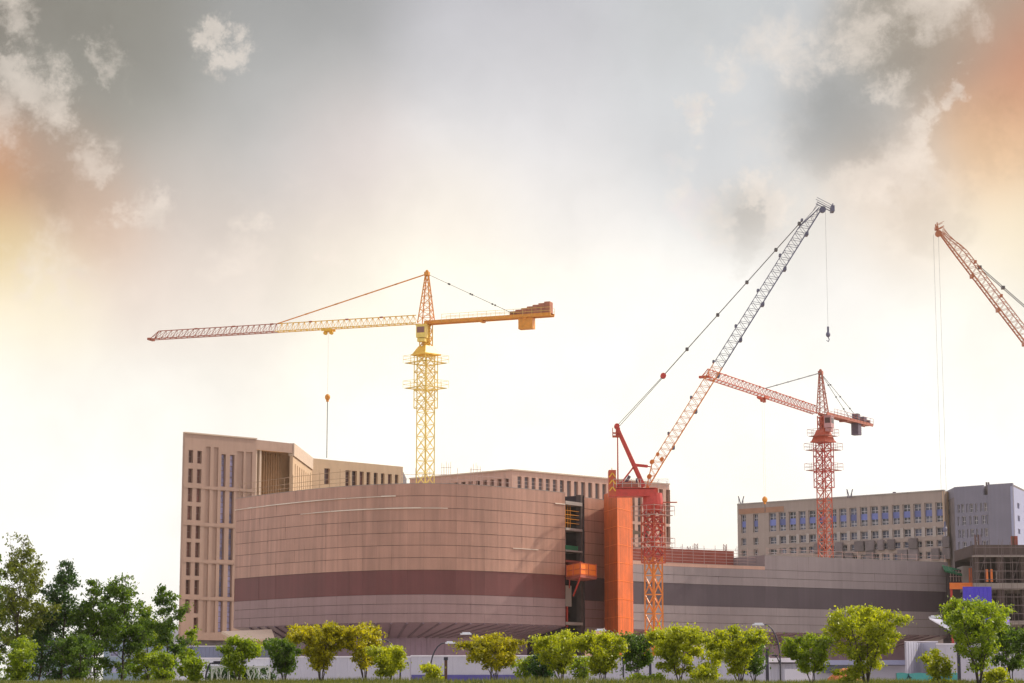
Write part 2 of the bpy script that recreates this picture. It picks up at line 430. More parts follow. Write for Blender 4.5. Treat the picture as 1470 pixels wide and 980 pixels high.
# return wall 418-446
A3, B3 = V2(418.2, 416.6), V2(446, 443)
wall_sheet('side_wall', M['sand'], T, A3, B3, 5, zb-2.3, [], .6)
u3, n3 = frame_of(A3, B3); L3 = (B3-A3).length
MB().box(pt3(A3, u3, n3, L3/2, zb-1.1, -.3), (L3, 1.1, 2.35), math.atan2(u3.y, u3.x)).build('side_parapet', M['cream'], T)
gl = MB()
for k in range(1, 9): gl.box(pt3(A3, u3, n3, L3*k/9, 30, .06), (.15, .12, 30), math.atan2(u3.y, u3.x))
gl.build('fin', M['sand'], T)
# far wing 446-577
A4, B4 = V2(446, 443.2), V2(577.5, 460)
z4 = Z(657.5, 443.2)
w4 = []
for p0, p1 in ((464, 472), (494.5, 501), (504, 511), (515, 521), (525, 530.5), (535.5, 541), (546, 551), (556, 561.5), (566, 571)):
    w4.append((onl(A4, B4, p0), onl(A4, B4, p1), Z(699, 452), Z(676.5, 452)))
wall_sheet('wing_wall', M['sand'], T, A4, B4, 5, z4, w4, .6)
for r in w4: window(T, A4, B4, r, .6, M['glass_warm'], M['framed'], 1, (.35, .7), .09)
def inset(A, B, d):
    u, n = frame_of(A, B); return A-n*(d+.02), B-n*(d+.02)
a1, b1 = inset(A, B, D1); 
body(T, [tuple(a1), tuple(b1), (b1.x, 440), (a1.x+3, 440)], 0, ztop-.05, M['dkgrey'])
a4, b4 = inset(A4, B4, .6)
body(T, [tuple(a4), tuple(b4), (b4.x, 485), (a4.x, 485)], 0, z4-.05, M['dkgrey'], 'wing_core')
a3, b3 = inset(A3, B3, .6)
ba = Vector((a1.x+1, 424)); 
i2a, i2b = inset(A2, B2, 3.1)
body(T, [tuple(i2a), tuple(i2b+Vector((.6,.5))), (b3.x-.3, b3.y), (i2a.x, 444)], 0, zb-.4, M['dkgrey'], 'link_core')

# ------------------------------------------------------------------ long rose stone building behind
LB = thing('long_office_building', (X(735, 414), 414, 0), 'long rose stone building with a row of tall narrow windows rising behind the curved facade', 'building')
A, C, B = V2(587.5, 430.5), V2(735, 413.5), V2(962, 442)
zt = Z(675, 413.5)
def cols(p0, p1, pitch, w, skip=()):
    q = []; p = p0
    while p < p1: q.append((p, p+w)); p += pitch
    return q
ra = [(onl(A, C, p), onl(A, C, q), Z(707, 418), Z(689, 418)) for p, q in cols(641, 731, 10.4, 6)]
wall_sheet('wall', M['backb'], LB, A, C, 5, zt, ra, .6)
rb = []
for p, q in cols(743, 958, 10.2, 5.8):
    rb.append((onl(C, B, p), onl(C, B, q), Z(719, 424), Z(690.5, 424)))
for p, q in cols(906, 958, 10.2, 5.8):
    for (a, b) in ((722, 748), (752, 778), (781, 806)): rb.append((onl(C, B, p), onl(C, B, q), Z(b, 435), Z(a, 435)))
wall_sheet('wall', M['backb'], LB, C, B, 5, zt, rb, .6)
for r in ra: window(LB, A, C, r, .6, M['glass_warm'], M['framed'], 1, (.3, .65), .1)
for r in rb: window(LB, C, B, r, .6, M['glass_warm'], M['framed'], 1, (.3, .65), .1)
a1, c1 = inset(A, C, .6); c2, b2 = inset(C, B, .6)
body(LB, [tuple(a1), (c1.x, c1.y+.3), tuple(b2), (b2.x, 470), (a1.x, 470)], 0, zt-.05, M['dkgrey'])
cp = MB()
for (p, q) in ((A, C), (C, B)):
    u, n = frame_of(p, q); cp.box(pt3(p, u, n, (q-p).length/2, zt+.12, -.25), ((q-p).length-.02, .9, .24), math.atan2(u.y, u.x))
cp.build('coping', M['cream'], LB)

# ------------------------------------------------------------------ right office building
OB = thing('office_building', (X(1210, 540), 540, 0), 'beige office building with stacked windows and blue spandrels behind the red tower crane', 'building')
A, B = V2(1059.5, 558), V2(1358, 519.5)
zt = Z(704.5, 519.5)
cols_r = [(1064.6, 1071.5), (1082, 1089), (1104.6, 1115), (1119, 1129), (1133.5, 1143.5), (1147.8, 1157.5), (1161.6, 1172), (1176.5, 1187), (1192, 1202), (1206, 1216.5), (1221, 1231.2), (1236, 1246.6), (1251, 1262), (1266, 1277), (1282, 1293), (1297.5, 1308.5), (1313, 1324), (1329, 1340), (1345, 1356)]
zz = lambda y: Z(y, 521)
rows_z = [(zz(749), zz(721)), (zz(768), zz(757)), (zz(784), zz(775)), (zz(801), zz(791))]
rr = []
for k, (p, q) in enumerate(cols_r):
    for j, (a, b) in enumerate(rows_z): rr.append((onl(A, B, p), onl(A, B, q), a, b, j))
wall_sheet('wall', M['beige'], OB, A, B, 5, zt, rr, .7)
for r in rr:
    j = r[4]
    window(OB, A, B, r[:4], .7, M['glass'], M['frame'], 2, (.12, .18, .78) if j == 0 else (.35,), .10, spandrel=(zz(740), zz(731)) if j == 0 else None)
u, n = frame_of(A, B); rz = math.atan2(u.y, u.x)
pr = MB()
for k, (p, q) in enumerate(cols_r[2:]):       # pale piers beside the second row
    s = onl(A, B, q)+.15
    MB().box(pt3(A, u, n, s+.35, (zz(768)+zz(757))/2, .05), (.9, .1, zz(755)-zz(770)), rz).build('pier_panel', M['white_pier'], OB)
pr = MB()
rd = random.Random(5)
for k in range(3, 19):
    p, q = cols_r[k]
    for (ya, yb) in ((771, 786), (787, 803)):
        if rd.random() < .55:
            s = onl(A, B, q)+.5; wdt = rd.uniform(1.6, 2.6)
            MB().box(pt3(A, u, n, s+.3, (zz(ya)+zz(yb))/2, .35), (wdt, .7, zz(ya)-zz(yb)-.02), rz).build('dark_cladding_box', M['dkgrey'], OB)
MB().box(pt3(A, u, n, (B-A).length/2, zt+.15, -.3), ((B-A).length-.05, .9, .3), rz).build('coping', M['conc'], OB)
s1 = onl(A, B, 1129)
MB().box(pt3(A, u, n, s1/2, zz(716), .05), (s1-1, .1, 1.3), rz).build('frieze', M['signband'], OB)
a1, b1 = inset(A, B, .7)
A5, B5 = V2(1358.2, 519.5), V2(1373, 524)
body(OB, [tuple(a1), tuple(b1), (b1.x+1, 560), tuple(V2(1064, 590))], 0, zt-.05, M['dkgrey'])
s5 = [(onl(A5, B5, 1363.5), onl(A5, B5, 1371.5), Z(738, 521), Z(731, 521)), (onl(A5, B5, 1363.5), onl(A5, B5, 1371.5), Z(720, 521), Z(717, 521))]
wall_sheet('side_wall', M['sand'], OB, A5, B5, 5, zt-.02, s5, .5)
for r in s5: window(OB, A5, B5, r, .5, M['spandrel'], M['frame'], 1, (), .06)
body(OB, [(A5.x+.2, A5.y+.6), (B5.x, B5.y+.6), (B5.x, 560), (A5.x+.2, 560)], 0, zt-.1, M['dkgrey'], 'end_core')

# ------------------------------------------------------------------ blue grey tower far right
BT = thing('grey_tower', (X(1400, 512), 512, 0), 'blue grey panel tower with small grouped windows and a roof notch at the right edge', 'building')
A, B = V2(1372.5, 514), V2(1421, 508)
zt = Z(699, 514)
rr = []
for j, (a, b) in enumerate(((723, 735), (740.5, 753), (759.5, 771), (777, 788.6), (795, 806))):
    cs = [(1377, 1380), (1382, 1386), (1389.5, 1391.5), (1394, 1399), (1402.5, 1405), (1409.5, 1412), (1414.5, 1419.5)] if j % 2 == 0 else [(1376.5, 1378.5), (1382.5, 1388), (1393.5, 1396), (1399.5, 1405.5), (1411, 1416.5), (1418.3, 1420)]
    for p, q in cs: rr.append((onl(A, B, p), onl(A, B, q), Z(b, 511), Z(a, 511)))
zn = Z(711, 510)
sN = onl(A, B, 1414.8)
wall_sheet('wall', M['bluegrey'], BT, A, B, 5, zn, rr, .5)
for r in rr: window(BT, A, B, r, .5, M['glass'], M['frame'], 2 if r[1]-r[0] > .6 else 1, (.45,), .1)
u, n = frame_of(A, B)
Bn = A+u*sN
wall_sheet('upper_wall', M['bluegrey'], BT, A, Bn, zn+.003, zt, [], .5)
C2, E2 = V2(1421.2, 508), V2(1457, 504)
wall_sheet('plain_wall', M['bluegrey'], BT, C2, E2, 5, Z(695.3, 508), [], .5)
G2 = V2(1500, 540)
rr = [(onl(E2, G2, 1463), onl(E2, G2, 1466), Z(b, 512), Z(a, 512)) for a, b in ((723, 731), (741, 749), (760, 767))]
wall_sheet('side_wall', M['bluegrey_light'], BT, E2, G2, 5, Z(697.8, 504), rr, .5)  # sunlit end face: its brightness is put into a paler panel colour
for r in rr: window(BT, E2, G2, r, .5, M['glass'], M['frame'], 1, (), .06)
body(BT, [(A.x+.1, A.y+.7), (Bn.x, Bn.y+.7), (Bn.x, 560), (A.x+.1, 560)], zn+.01, zt-.05, M['bluegrey'], 'upper_core')
body(BT, [(A.x+.1, A.y+.62), (B.x, B.y+.62), (B.x, 560), (A.x+.1, 560)], 0, zn-.03, M['dkgrey'])
body(BT, [(C2.x+.05, C2.y+.6), (E2.x-.1, E2.y+.8), (G2.x-.5, 540.5), (G2.x-.5, 570), (C2.x+.05, 570)], 0, Z(695.3, 508)-.05, M['dkgrey'], 'side_core')
nb = MB()
for p in (1416.5, 1419.5): nb.box(P(p, 705, 513), (.35, .35, 4.2))
nb.build('notch_post', M['scaff_dark'], BT)

# ------------------------------------------------------------------ curved building
ctrl = [(335, 322.5), (400, 313), (480, 304.5), (560, 300), (640, 299.5), (720, 304), (812, 313), (840, 317.5), (868, 321.5), (909, 329), (1000, 337.5), (1103, 344.5), (1150, 348), (1250, 355), (1362, 363), (1420, 368)]
def Dc(px):
    for i in range(len(ctrl)-1):
        if ctrl[i][0] <= px <= ctrl[i+1][0]:
            p0 = ctrl[max(i-1, 0)]; p1 = ctrl[i]; p2 = ctrl[i+1]; p3 = ctrl[min(i+2, len(ctrl)-1)]
            m1 = (p2[1]-p0[1])/(p2[0]-p0[0]); m2 = (p3[1]-p1[1])/(p3[0]-p1[0])
            h = p2[0]-p1[0]; t = (px-p1[0])/h
            return (2*t**3-3*t*t+1)*p1[1] + (t**3-2*t*t+t)*h*m1 + (-2*t**3+3*t*t)*p2[1] + (t**3-t*t)*h*m2
    return ctrl[-1][1]
def curve_pts(pa, pb, step=2.2):
    fine = [V2(pa+(pb-pa)*k/400, Dc(pa+(pb-pa)*k/400), 860) for k in range(401)]
    L = [0]
    for a, b in zip(fine, fine[1:]): L.append(L[-1]+(b-a).length)
    n = max(1, round(L[-1]/step)); out = []; j = 0
    for k in range(n+1):
        t = L[-1]*k/n
        while j < 399 and L[j+1] < t: j += 1
        f = (t-L[j])/max(1e-9, L[j+1]-L[j]); out.append(fine[j].lerp(fine[j+1], min(1, f)))
    return out
def nrm(pts, i):
    d = (pts[min(i+1, len(pts)-1)]-pts[max(i-1, 0)]).normalized(); return Vector((d.y, -d.x))
PJ = random.Random(21)
def panels(mb, pts, z0, z1, gap=.008, hgap=.055, off=0.0, lean=0.0):
    for i in range(len(pts)-1):
        a, b = pts[i], pts[i+1]; d = (b-a).normalized(); na = Vector((d.y, -d.x))
        jo = PJ.uniform(0, .022); jl = PJ.gauss(0, .012); a2 = a+d*gap/2+na*(off+jo); b2 = b-d*gap/2+na*(off+jo+PJ.gauss(0, .006))
        mb.quad((a2.x, a2.y, z0+hgap/2), (b2.x, b2.y, z0+hgap/2), (b2.x+na.x*jl, b2.y+na.y*jl, z1-hgap/2), (a2.x+na.x*jl, a2.y+na.y*jl, z1-hgap/2))
def sheet(mb, pts, z0, z1, off=0.0, off1=None):
    off1 = off if off1 is None else off1
    for i in range(len(pts)-1):
        n0, n1 = nrm(pts, i), nrm(pts, i+1)
        a, b = pts[i], pts[i+1]
        mb.quad((a.x+n0.x*off, a.y+n0.y*off, z0), (b.x+n1.x*off, b.y+n1.y*off, z0), (b.x+n1.x*off1, b.y+n1.y*off1, z1), (a.x+n0.x*off1, a.y+n0.y*off1, z1))
def ribbon(mb, pts, z, o0, o1, th):
    for i in range(len(pts)-1):
        n0, n1 = nrm(pts, i), nrm(pts, i+1); a, b = pts[i], pts[i+1]
        A0 = a+n0*o0; A1 = a+n0*o1; B0 = b+n1*o0; B1 = b+n1*o1
        mb.quad((A0.x, A0.y, z+th), (B0.x, B0.y, z+th), (B1.x, B1.y, z+th), (A1.x, A1.y, z+th))
        mb.quad((A1.x, A1.y, z), (B1.x, B1.y, z), (B1.x, B1.y, z+th), (A1.x, A1.y, z+th))
        mb.quad((A0.x, A0.y, z), (B0.x, B0.y, z), (B1.x, B1.y, z), (A1.x, A1.y, z))
ZB0, ZB1 = 1.6+13.5, 1.6+16.75         # dark band
ZP = 1.6+28.35                         # parapet of the tall part
ZR = 1.6+19.3; ZR2 = 1.6+21.55
ZBOT = 1.6+9.75
def rows(z0, z1, n): return [(z0+(z1-z0)*k/n, z0+(z1-z0)*(k+1)/n) for k in range(n)]
def curved(parent, pa, pb, top, nrow, mclad, mband, mlow):
    pts = curve_pts(pa, pb)
    m = MB()
    for a, b in rows(ZB1, top, nrow): panels(m, pts, a, b)
    m.build('wall_panel', mclad, parent)
    m = MB(); panels(m, pts, ZB0, ZB1, hgap=.02, off=-.05); m.build('dark_band', mband, parent)
    m = MB()
    for a, b in rows(ZBOT, ZB0, 3): panels(m, pts, a, b)
    m.build('lower_panel', mlow, parent)
    m = MB(); sheet(m, pts, ZBOT, top-.02, -.14); m.build('backing', M['gap'], parent)
    # soffit sloping inwards with diagonal joints, and set back ground floor
    m = MB(); sheet(m, pts, ZBOT-1.75, ZBOT, -6.5, 0); m.build('soffit', M['soffit'], parent)
    m = MB()
    for i in range(0, len(pts)-3):
        a = pts[i+2]; b = pts[i]; na = nrm(pts, i+2); nb_ = nrm(pts, i)
        m.beam((a.x+na.x*.0, a.y+na.y*.0, ZBOT-.05), (b.x-nb_.x*6.4, b.y-nb_.y*6.4, ZBOT-1.78), .22)
    m.build('soffit_joint', M['soffit_rib'], parent)
    m = MB(); panels(m, pts, 0, ZBOT-1.75, off=-6.6, hgap=0); m.build('ground_floor_wall', M['gfwall'], parent)
    # roof deck and parapet back
    m = MB(); sheet(m, pts, top-3, top-.02, -.6)
    ribbon(m, pts, top-.02, -.6, .03, .06); m.build('parapet', M['conc'], parent)
    return pts
CB = thing('curved_building', (X(600, 299.5), 300, 0), 'large curved building with taupe panels and a dark band, both with painted red flare tint, in the middle', 'building')
ptsL = curved(CB, 336, 811.5, ZP, 7, M['clad'], M['band'], M['clad_low'])
k0 = (ZP-ZB1)/7; rgl = random.Random(8)
fineE = curve_pts(336, 811, .7)
def glints(z, f0, f1, dens, d0):  # ledges cut into short pale pieces to imitate broken glints
    i = int(len(fineE)*f0); e = int(len(fineE)*f1); m = MB()
    while i < e:
        n_ = rgl.randint(2, 9)
        if rgl.random() < dens: ribbon(m, fineE[i:i+n_+1], z, 0, d0*rgl.uniform(.6, 1.1), rgl.uniform(.05, .13))
        i += n_
    m.build('glint_ledge', M['glint_ledge'], CB)
glints(ZP-k0-.05, 0, .55, .85, .22); glints(ZP-2*k0-.05, .28, .66, .75, .2); glints(ZP-k0-.05, .55, 1, .15, .12); glints(ZP-2*k0-.05, .0, .28, .12, .12); glints(ZP-5*k0-.05, .2, 1, .05, .12)
ptsM = curved(CB, 839.5, 868.5, ZP-.25, 7, M['clad'], M['band_right'], M['clad_low'])
# end wall of the left side and roof deck
e0 = ptsL[0]; 
MB().quad((e0.x, e0.y, ZBOT), (e0.x+6, e0.y+24, ZBOT), (e0.x+6, e0.y+24, ZP), (e0.x, e0.y, ZP)).build('end_wall', M['clad'], CB)
rf = MB(); inner = [p-nrm(ptsL, i)*.65 for i, p in enumerate(ptsL)]
allp = [(p.x, p.y) for p in inner] + [(p.x, p.y+.65) for p in ptsM]
rf.poly([(x, y, ZP-3.2) for x, y in allp] + [(allp[-1][0]+8, 350, ZP-3.2), (allp[0][0]+6, 346, ZP-3.2)])
rf.build('roof_deck', M['conc'], CB)
# open shaft between the two curved parts
S0, S1 = V2(811.8, 313.2, 860), V2(839.3, 317.3, 860)
us, ns = frame_of(S0, S1); LS = (S1-S0).length; rzs = math.atan2(us.y, us.x)
sp = lambda s, z, off: pt3(S0, us, ns, s, z, off)
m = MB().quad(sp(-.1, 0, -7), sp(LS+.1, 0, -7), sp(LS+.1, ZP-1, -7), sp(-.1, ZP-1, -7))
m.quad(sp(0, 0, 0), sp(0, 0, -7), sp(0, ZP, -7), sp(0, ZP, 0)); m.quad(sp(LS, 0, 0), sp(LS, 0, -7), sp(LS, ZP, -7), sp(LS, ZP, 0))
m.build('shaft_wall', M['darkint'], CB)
m = MB().box(sp(LS-.35, 15, -.55), (.6, .8, 30), rzs).build('shaft_column', M['concdark'], CB)
for y, th, mm in ((722.5, .5, 'conc'), (760, .35, 'conc'), (791, .25, 'conc'), (806, .3, 'rust'), (895, .4, 'conc')):
    MB().box(sp(LS/2-.2, Z(y, 315), -3), (LS-.6, 6, th), rzs).build('floor_slab', M[mm], CB)
MB().box(sp(1.2, (Z(840, 314)+Z(870, 314))/2, -.6), (2.1, .3, Z(840, 314)-Z(870, 314)), rzs).build('infill_wall', M['conc'], CB)
MB().box(sp(LS/2-.4, Z(787, 314), -.5), (LS-1.1, .12, .95), rzs).build('green_net', M['green'], CB)
m = MB()
for s in (.35, 1.25): m.box(sp(s, Z(885, 314), -.6), (.22, .25, 2.9), rzs)
m.build('red_prop', M['red'], CB)
m = MB()
for s in (.5, .95, 1.4, 1.85): m.box(sp(s, Z(775, 314), -1.2), (.1, .1, 2.6), rzs)
for s in (.3, .6, .9, 1.2, 1.5, 1.8): m.box(sp(s, Z(729, 314), -1.2), (.08, .1, 1.2), rzs)
m.build('prop', M['scaff'], CB)
m = MB()
for y in (732, 738, 744, 750): m.box(sp(LS/2-.3, Z(y, 314), -.4), (LS-.9, .06, .07), rzs)
for s in (.1, .7, 1.3, 1.9): m.box(sp(s, Z(741, 314), -.4), (.06, .06, 3.4), rzs)
m.build('shaft_scaffold', M['amber'], CB)
m = MB().quad(sp(-.5, ZP-1.1, .0), sp(LS+.5, ZP-1.1, .0), sp(LS+.5, ZP-1.0, -8), sp(-.5, ZP-1.0, -8)).build('shaft_cap', M['conc'], CB)

# right wing
CW = thing('curved_wing', (X(1130, 347), 347, 0), 'lower grey curved wing with a slate band running to the right of the orange shaft', 'building')
def cols_rows():
    pts = curve_pts(909, 1362.5)
    iS = min(range(len(pts)), key=lambda i: abs(pts[i].x-V2(1103, Dc(1103), 860).x))
    low, hi = pts[:iS+1], pts[iS:]
    m = MB()
    for a, b in rows(ZB1, ZR, 2): panels(m, low, a, b)
    for a, b in rows(ZB1, ZR, 2): panels(m, hi, a, b)
    panels(m, hi, ZR, ZR2)
    m.build('wall_panel', M['clad_right'], CW)
    m = MB(); panels(m, low, ZR, ZR+.55, hgap=.0, off=-.02)
    m.build('top_trim', M['backb'], CW)
    m = MB(); panels(m, pts, ZB0, ZB1, hgap=.02, off=-.05); m.build('dark_band', M['band_right'], CW)
    m = MB()
    for a, b in rows(ZBOT, ZB0, 3): panels(m, pts, a, b)
    m.build('lower_panel', M['clad_right'], CW)
    m = MB(); sheet(m, low, ZBOT, ZR, -.14); sheet(m, hi, ZBOT, ZR2-.02, -.14); m.build('backing', M['gap'], CW)
    m = MB(); sheet(m, pts, ZBOT-1.75, ZBOT, -6.5, 0); m.build('soffit', M['soffit'], CW)
    m = MB()
    for i in range(0, len(pts)-3):
        a = pts[i+2]; b = pts[i]; na = nrm(pts, i+2); nb_ = nrm(pts, i)
        m.beam((a.x, a.y, ZBOT-.05), (b.x-nb_.x*6.4, b.y-nb_.y*6.4, ZBOT-1.78), .2)
    m.build('soffit_joint', M['soffit_rib'], CW)
    m = MB(); panels(m, pts, 0, ZBOT-1.75, off=-6.6, hgap=0); m.build('ground_floor_wall', M['gfwall'], CW)
    m = MB(); ribbon(m, hi, ZR2-.02, -.6, .03, .06); sheet(m, hi, ZR-1, ZR2-.02, -.6); ribbon(m, low, ZR+.5, -.8, .02, .05); m.build('parapet', M['conc'], CW)
    a = pts[iS]; na = nrm(pts, iS)
    MB().quad((a.x, a.y, ZR), (a.x-na.x*9, a.y-na.y*9, ZR), (a.x-na.x*9, a.y-na.y*9, ZR2), (a.x, a.y, ZR2)).build('step_wall', M['clad_right'], CW)
    # rust formwork upper storey set back behind the low part
    m = MB(); sheet(m, low, ZR-1, ZR+3.3, -8)
    m.build('formwork_wall', M['rust'], CW)
    m = MB(); sheet(m, low, ZR+.9, ZR+1.0, -7.9, -7.9)
    m = MB(); ribbon(m, low, ZR-.9, -8, -.7, .2); ribbon(m, hi, ZR-.9, -14, -.7, .2); m.build('roof_deck', M['conc'], CW)
    e = pts[-1]
    MB().quad((e.x, e.y, ZBOT), (e.x+.5, e.y+16, ZBOT), (e.x+.5, e.y+16, ZR2), (e.x, e.y, ZR2)).build('end_wall', M['clad_right'], CW)
    return pts, low, hi
ptsR, lowR, hiR = cols_rows()

# guard rails / scaffolding
def railing(name, pts, zbase, h, step, rails, off, label, mm='scaff', w=.06, cat='guard rail', group='scaffold guard rails on the roof edges', jitter=0.0):
    rj = random.Random(len(pts)+int(h*10))
    t = thing(name, (pts[0].x, pts[0].y, zbase), label, cat, group)
    m = MB()
    for i in range(0, len(pts), step):
        p = pts[i]-nrm(pts, i)*off
        hh = h+rj.uniform(-jitter, jitter)
        m.box((p.x, p.y, zbase+hh/2), (w, w, hh))
    m.build('post', M[mm], t)
    for z in rails:
        m = MB()
        for i in range(0, len(pts)-1, 2):
            j = min(i+2, len(pts)-1)
            a = pts[i]-nrm(pts, i)*(off+w*1.05); b = pts[j]-nrm(pts, j)*(off+w*1.05)
            m.beam((a.x, a.y, zbase+z), (b.x, b.y, zbase+z), w*.9)
        m.build('rail', M[mm], t)
    return t
fineL = curve_pts(338, 500, 1.0)
railing('guard_rail', fineL, ZP+.06, 2.2, 2, (.5, 1.1, 2.0), .3, 'tube guard rail on the curved roof edge in front of the stone tower', 'scaff_tan', .06, jitter=.25)
fineL2 = curve_pts(574, 735, 1.0)
railing('guard_rail', fineL2, ZP+.06, 2.1, 2, (.6, 1.2), .3, 'tube guard rail on the curved roof edge beside the yellow crane mast', 'scaff', .05, jitter=.3)
fineL3 = curve_pts(740, 810, 1.0)
railing('guard_rail', fineL3, ZP+.06, 1.6, 3, (.5, 1.0), .3, 'short tube guard rail on the roof edge left of the open shaft', 'scaff', .05)
fineR = curve_pts(910, 1102, 1.0)
railing('scaffolding', fineR, ZR-.7, 4.2, 2, (1.35, 1.8, 2.25, 2.7, 3.2, 3.7), 2.2, 'grid of scaffold tubes before the rust red formwork on the low roof', 'scaff', .06, 'scaffolding', jitter=.15)
fineR2 = curve_pts(1104, 1360, 1.0)
railing('guard_rail', fineR2, ZR2+.06, 1.15, 3, (.35, .95), .3, 'pink tube guard rail along the grey wing roof at right', 'scaff', .06)
rb_ = MB(); rnd = random.Random(9)
for i in range(0, len(fineR), 2):
    p = fineR[i]-nrm(fineR, i)*8.1
    hh = rnd.uniform(.3, .8); rb_.box((p.x, p.y, ZR+3.25+hh/2), (.05, .05, hh))
tag(rb_.build('rebar_row', M['scaff_dark'], loc=(X(1000, 340), 346, ZR+3.3)), 'row of upright starter bars along the top of the rust red formwork', 'rebar')

# orange shaft
OS = thing('orange_shaft', (X(886, 311), 311, 0), 'tall orange clad hoist shaft standing beside the orange crane', 'shaft')
q0, q1, q2 = V2(867.5, 318.0), V2(886.5, 311), V2(908.5, 317.5)
q3 = q0+q2-q1
zs = Z(705, 313)
m = MB().prism([(q0.x, q0.y), (q1.x, q1.y), (q2.x, q2.y), (q3.x, q3.y)], 0, zs); m.build('cladding', M['orange_left'], OS)
m = MB()
for k in range(1, 12):
    z = zs*k/12
    for a, b in ((q0, q1), (q1, q2)):
        u, n = frame_of(a, b) ; c = (a+b)/2
        d = (b-a).normalized(); nn = Vector((d.y, -d.x))
        m.box((c.x+nn.x*.02, c.y+nn.y*.02, z), ((b-a).length*.99, .04, .07), math.atan2(d.y, d.x))
m.build('joint', M['orange_bright'], OS)
# orange loading platform
OP = thing('loading_platform', P(834, 827, 309), 'orange mesh sided loading platform projecting from the open shaft', 'platform')
p0, p1, p2 = V2(812.5, 313), V2(833, 306.5), V2(856.5, 312)
p3 = p0+p2-p1
zt_, zb_ = Z(808.5, 308), Z(825.5, 308)
MB().prism([(p0.x, p0.y), (p1.x, p1.y), (p2.x, p2.y), (p3.x, p3.y)], zb_-.35, zb_).build('deck', M['rust'], OP)
m = MB()
for a, b in ((p0, p1), (p1, p2)):
    d = (b-a).normalized(); nn = Vector((d.y, -d.x)); c = (a+b)/2-nn*.08
    m.box((c.x, c.y, (zt_+zb_)/2), ((b-a).length-.16, .06, zt_-zb_), math.atan2(d.y, d.x))
m.build('side_mesh', M['orange_bright'], OP)
m = MB()
for a, b in ((p0, p1), (p1, p2)):
    d = (b-a).normalized(); nn = Vector((d.y, -d.x))
    for t in (0.02, .5, .98):
        c = a+(b-a)*t; m.box((c.x, c.y, (zt_+zb_)/2+.05), (.1, .1, zt_-zb_+.1))
    for z in (zb_+.1, (zt_+zb_)/2, zt_):
        c = (a+b)/2; m.box((c.x, c.y, z), ((b-a).length, .07, .07), math.atan2(d.y, d.x))
m.build('frame', M['redorange'], OP)
m = MB().beam((p1.x, p1.y+.3, zb_-.35), (p1.x-.8, p1.y+6, zb_-2.6), .18).beam((p0.x+.5, p0.y, zb_-.35), (p0.x+.5, p0.y+3, zb_-2), .14)
m.build('bracket', M['red'], OP)

# ------------------------------------------------------------------ cranes
def mast(mb, c, z0, z1, side, rot, bay, cw, bw, style='x'):
    cs = [Vector((c[0]+side/math.sqrt(2)*math.cos(rot+math.pi/4+k*math.pi/2), c[1]+side/math.sqrt(2)*math.sin(rot+math.pi/4+k*math.pi/2), 0)) for k in range(4)]
    up = lambda v, z: Vector((v.x, v.y, z))
    for v in cs: mb.beam(up(v, z0), up(v, z1), cw)
    n = max(1, round((z1-z0)/bay)); h = (z1-z0)/n
    for i in range(n):
        a, b = z0+h*i, z0+h*(i+1)
        for k in range(4):
            p, q = cs[k], cs[(k+1) % 4]
            mb.beam(up(p, a), up(q, a), bw)
            if style == 'x':
                mb.beam(up(p, a), up(q, b), bw); mb.beam(up(q, a), up(p, b), bw)
            else:
                mb.beam(up(p, a), up(q, (a+b)/2), bw); mb.beam(up(q, (a+b)/2), up(p, b), bw)
    return cs
def zig(mb, p0, p1, q0, q1, n, w, verts=False):
    "zigzag bracing between chord p and chord q"
    for i in range(n):
        a = p0.lerp(p1, i/n); b = q0.lerp(q1, (i+.5)/n); c = p0.lerp(p1, (i+1)/n)
        mb.beam(a, b, w); mb.beam(b, c, w)
        if verts: mb.beam(a, q0.lerp(q1, i/n), w)
def perp(a, b):
    d = (b-a); d.z = 0; d.normalize(); return Vector((-d.y, d.x, 0))
def platform(parent, c, z, half, rot, matn, name='platform'):
    m = MB(); w = .07
    for sx, sy in ((1, 0), (-1, 0), (0, 1), (0, -1)):
        d = Vector((math.cos(rot)*sx-math.sin(rot)*sy, math.sin(rot)*sx+math.cos(rot)*sy, 0)); t = Vector((-d.y, d.x, 0))
        p = Vector((c[0], c[1], z))+d*half
        m.box(p, (half*2+.3, .5, .07), axes=(t, d, Vector((0, 0, 1))))
    m.build(name, M[matn], parent)
    m = MB()
    cs = [Vector((c[0], c[1], z))+Vector((math.cos(rot)*a-math.sin(rot)*b, math.sin(rot)*a+math.cos(rot)*b, 0))*(half+.35) for a, b in ((1, 1), (-1, 1), (-1, -1), (1, -1))]
    for i in range(4):
        p, q = cs[i], cs[(i+1) % 4]
        for h in (.55, 1.1): m.beam(p+Vector((0, 0, h)), q+Vector((0, 0, h)), .045)
        for t in (0, .33, .67): m.beam(p.lerp(q, t), p.lerp(q, t)+Vector((0, 0, 1.1)), .045)
    m.build('platform_railing', M[matn], parent)

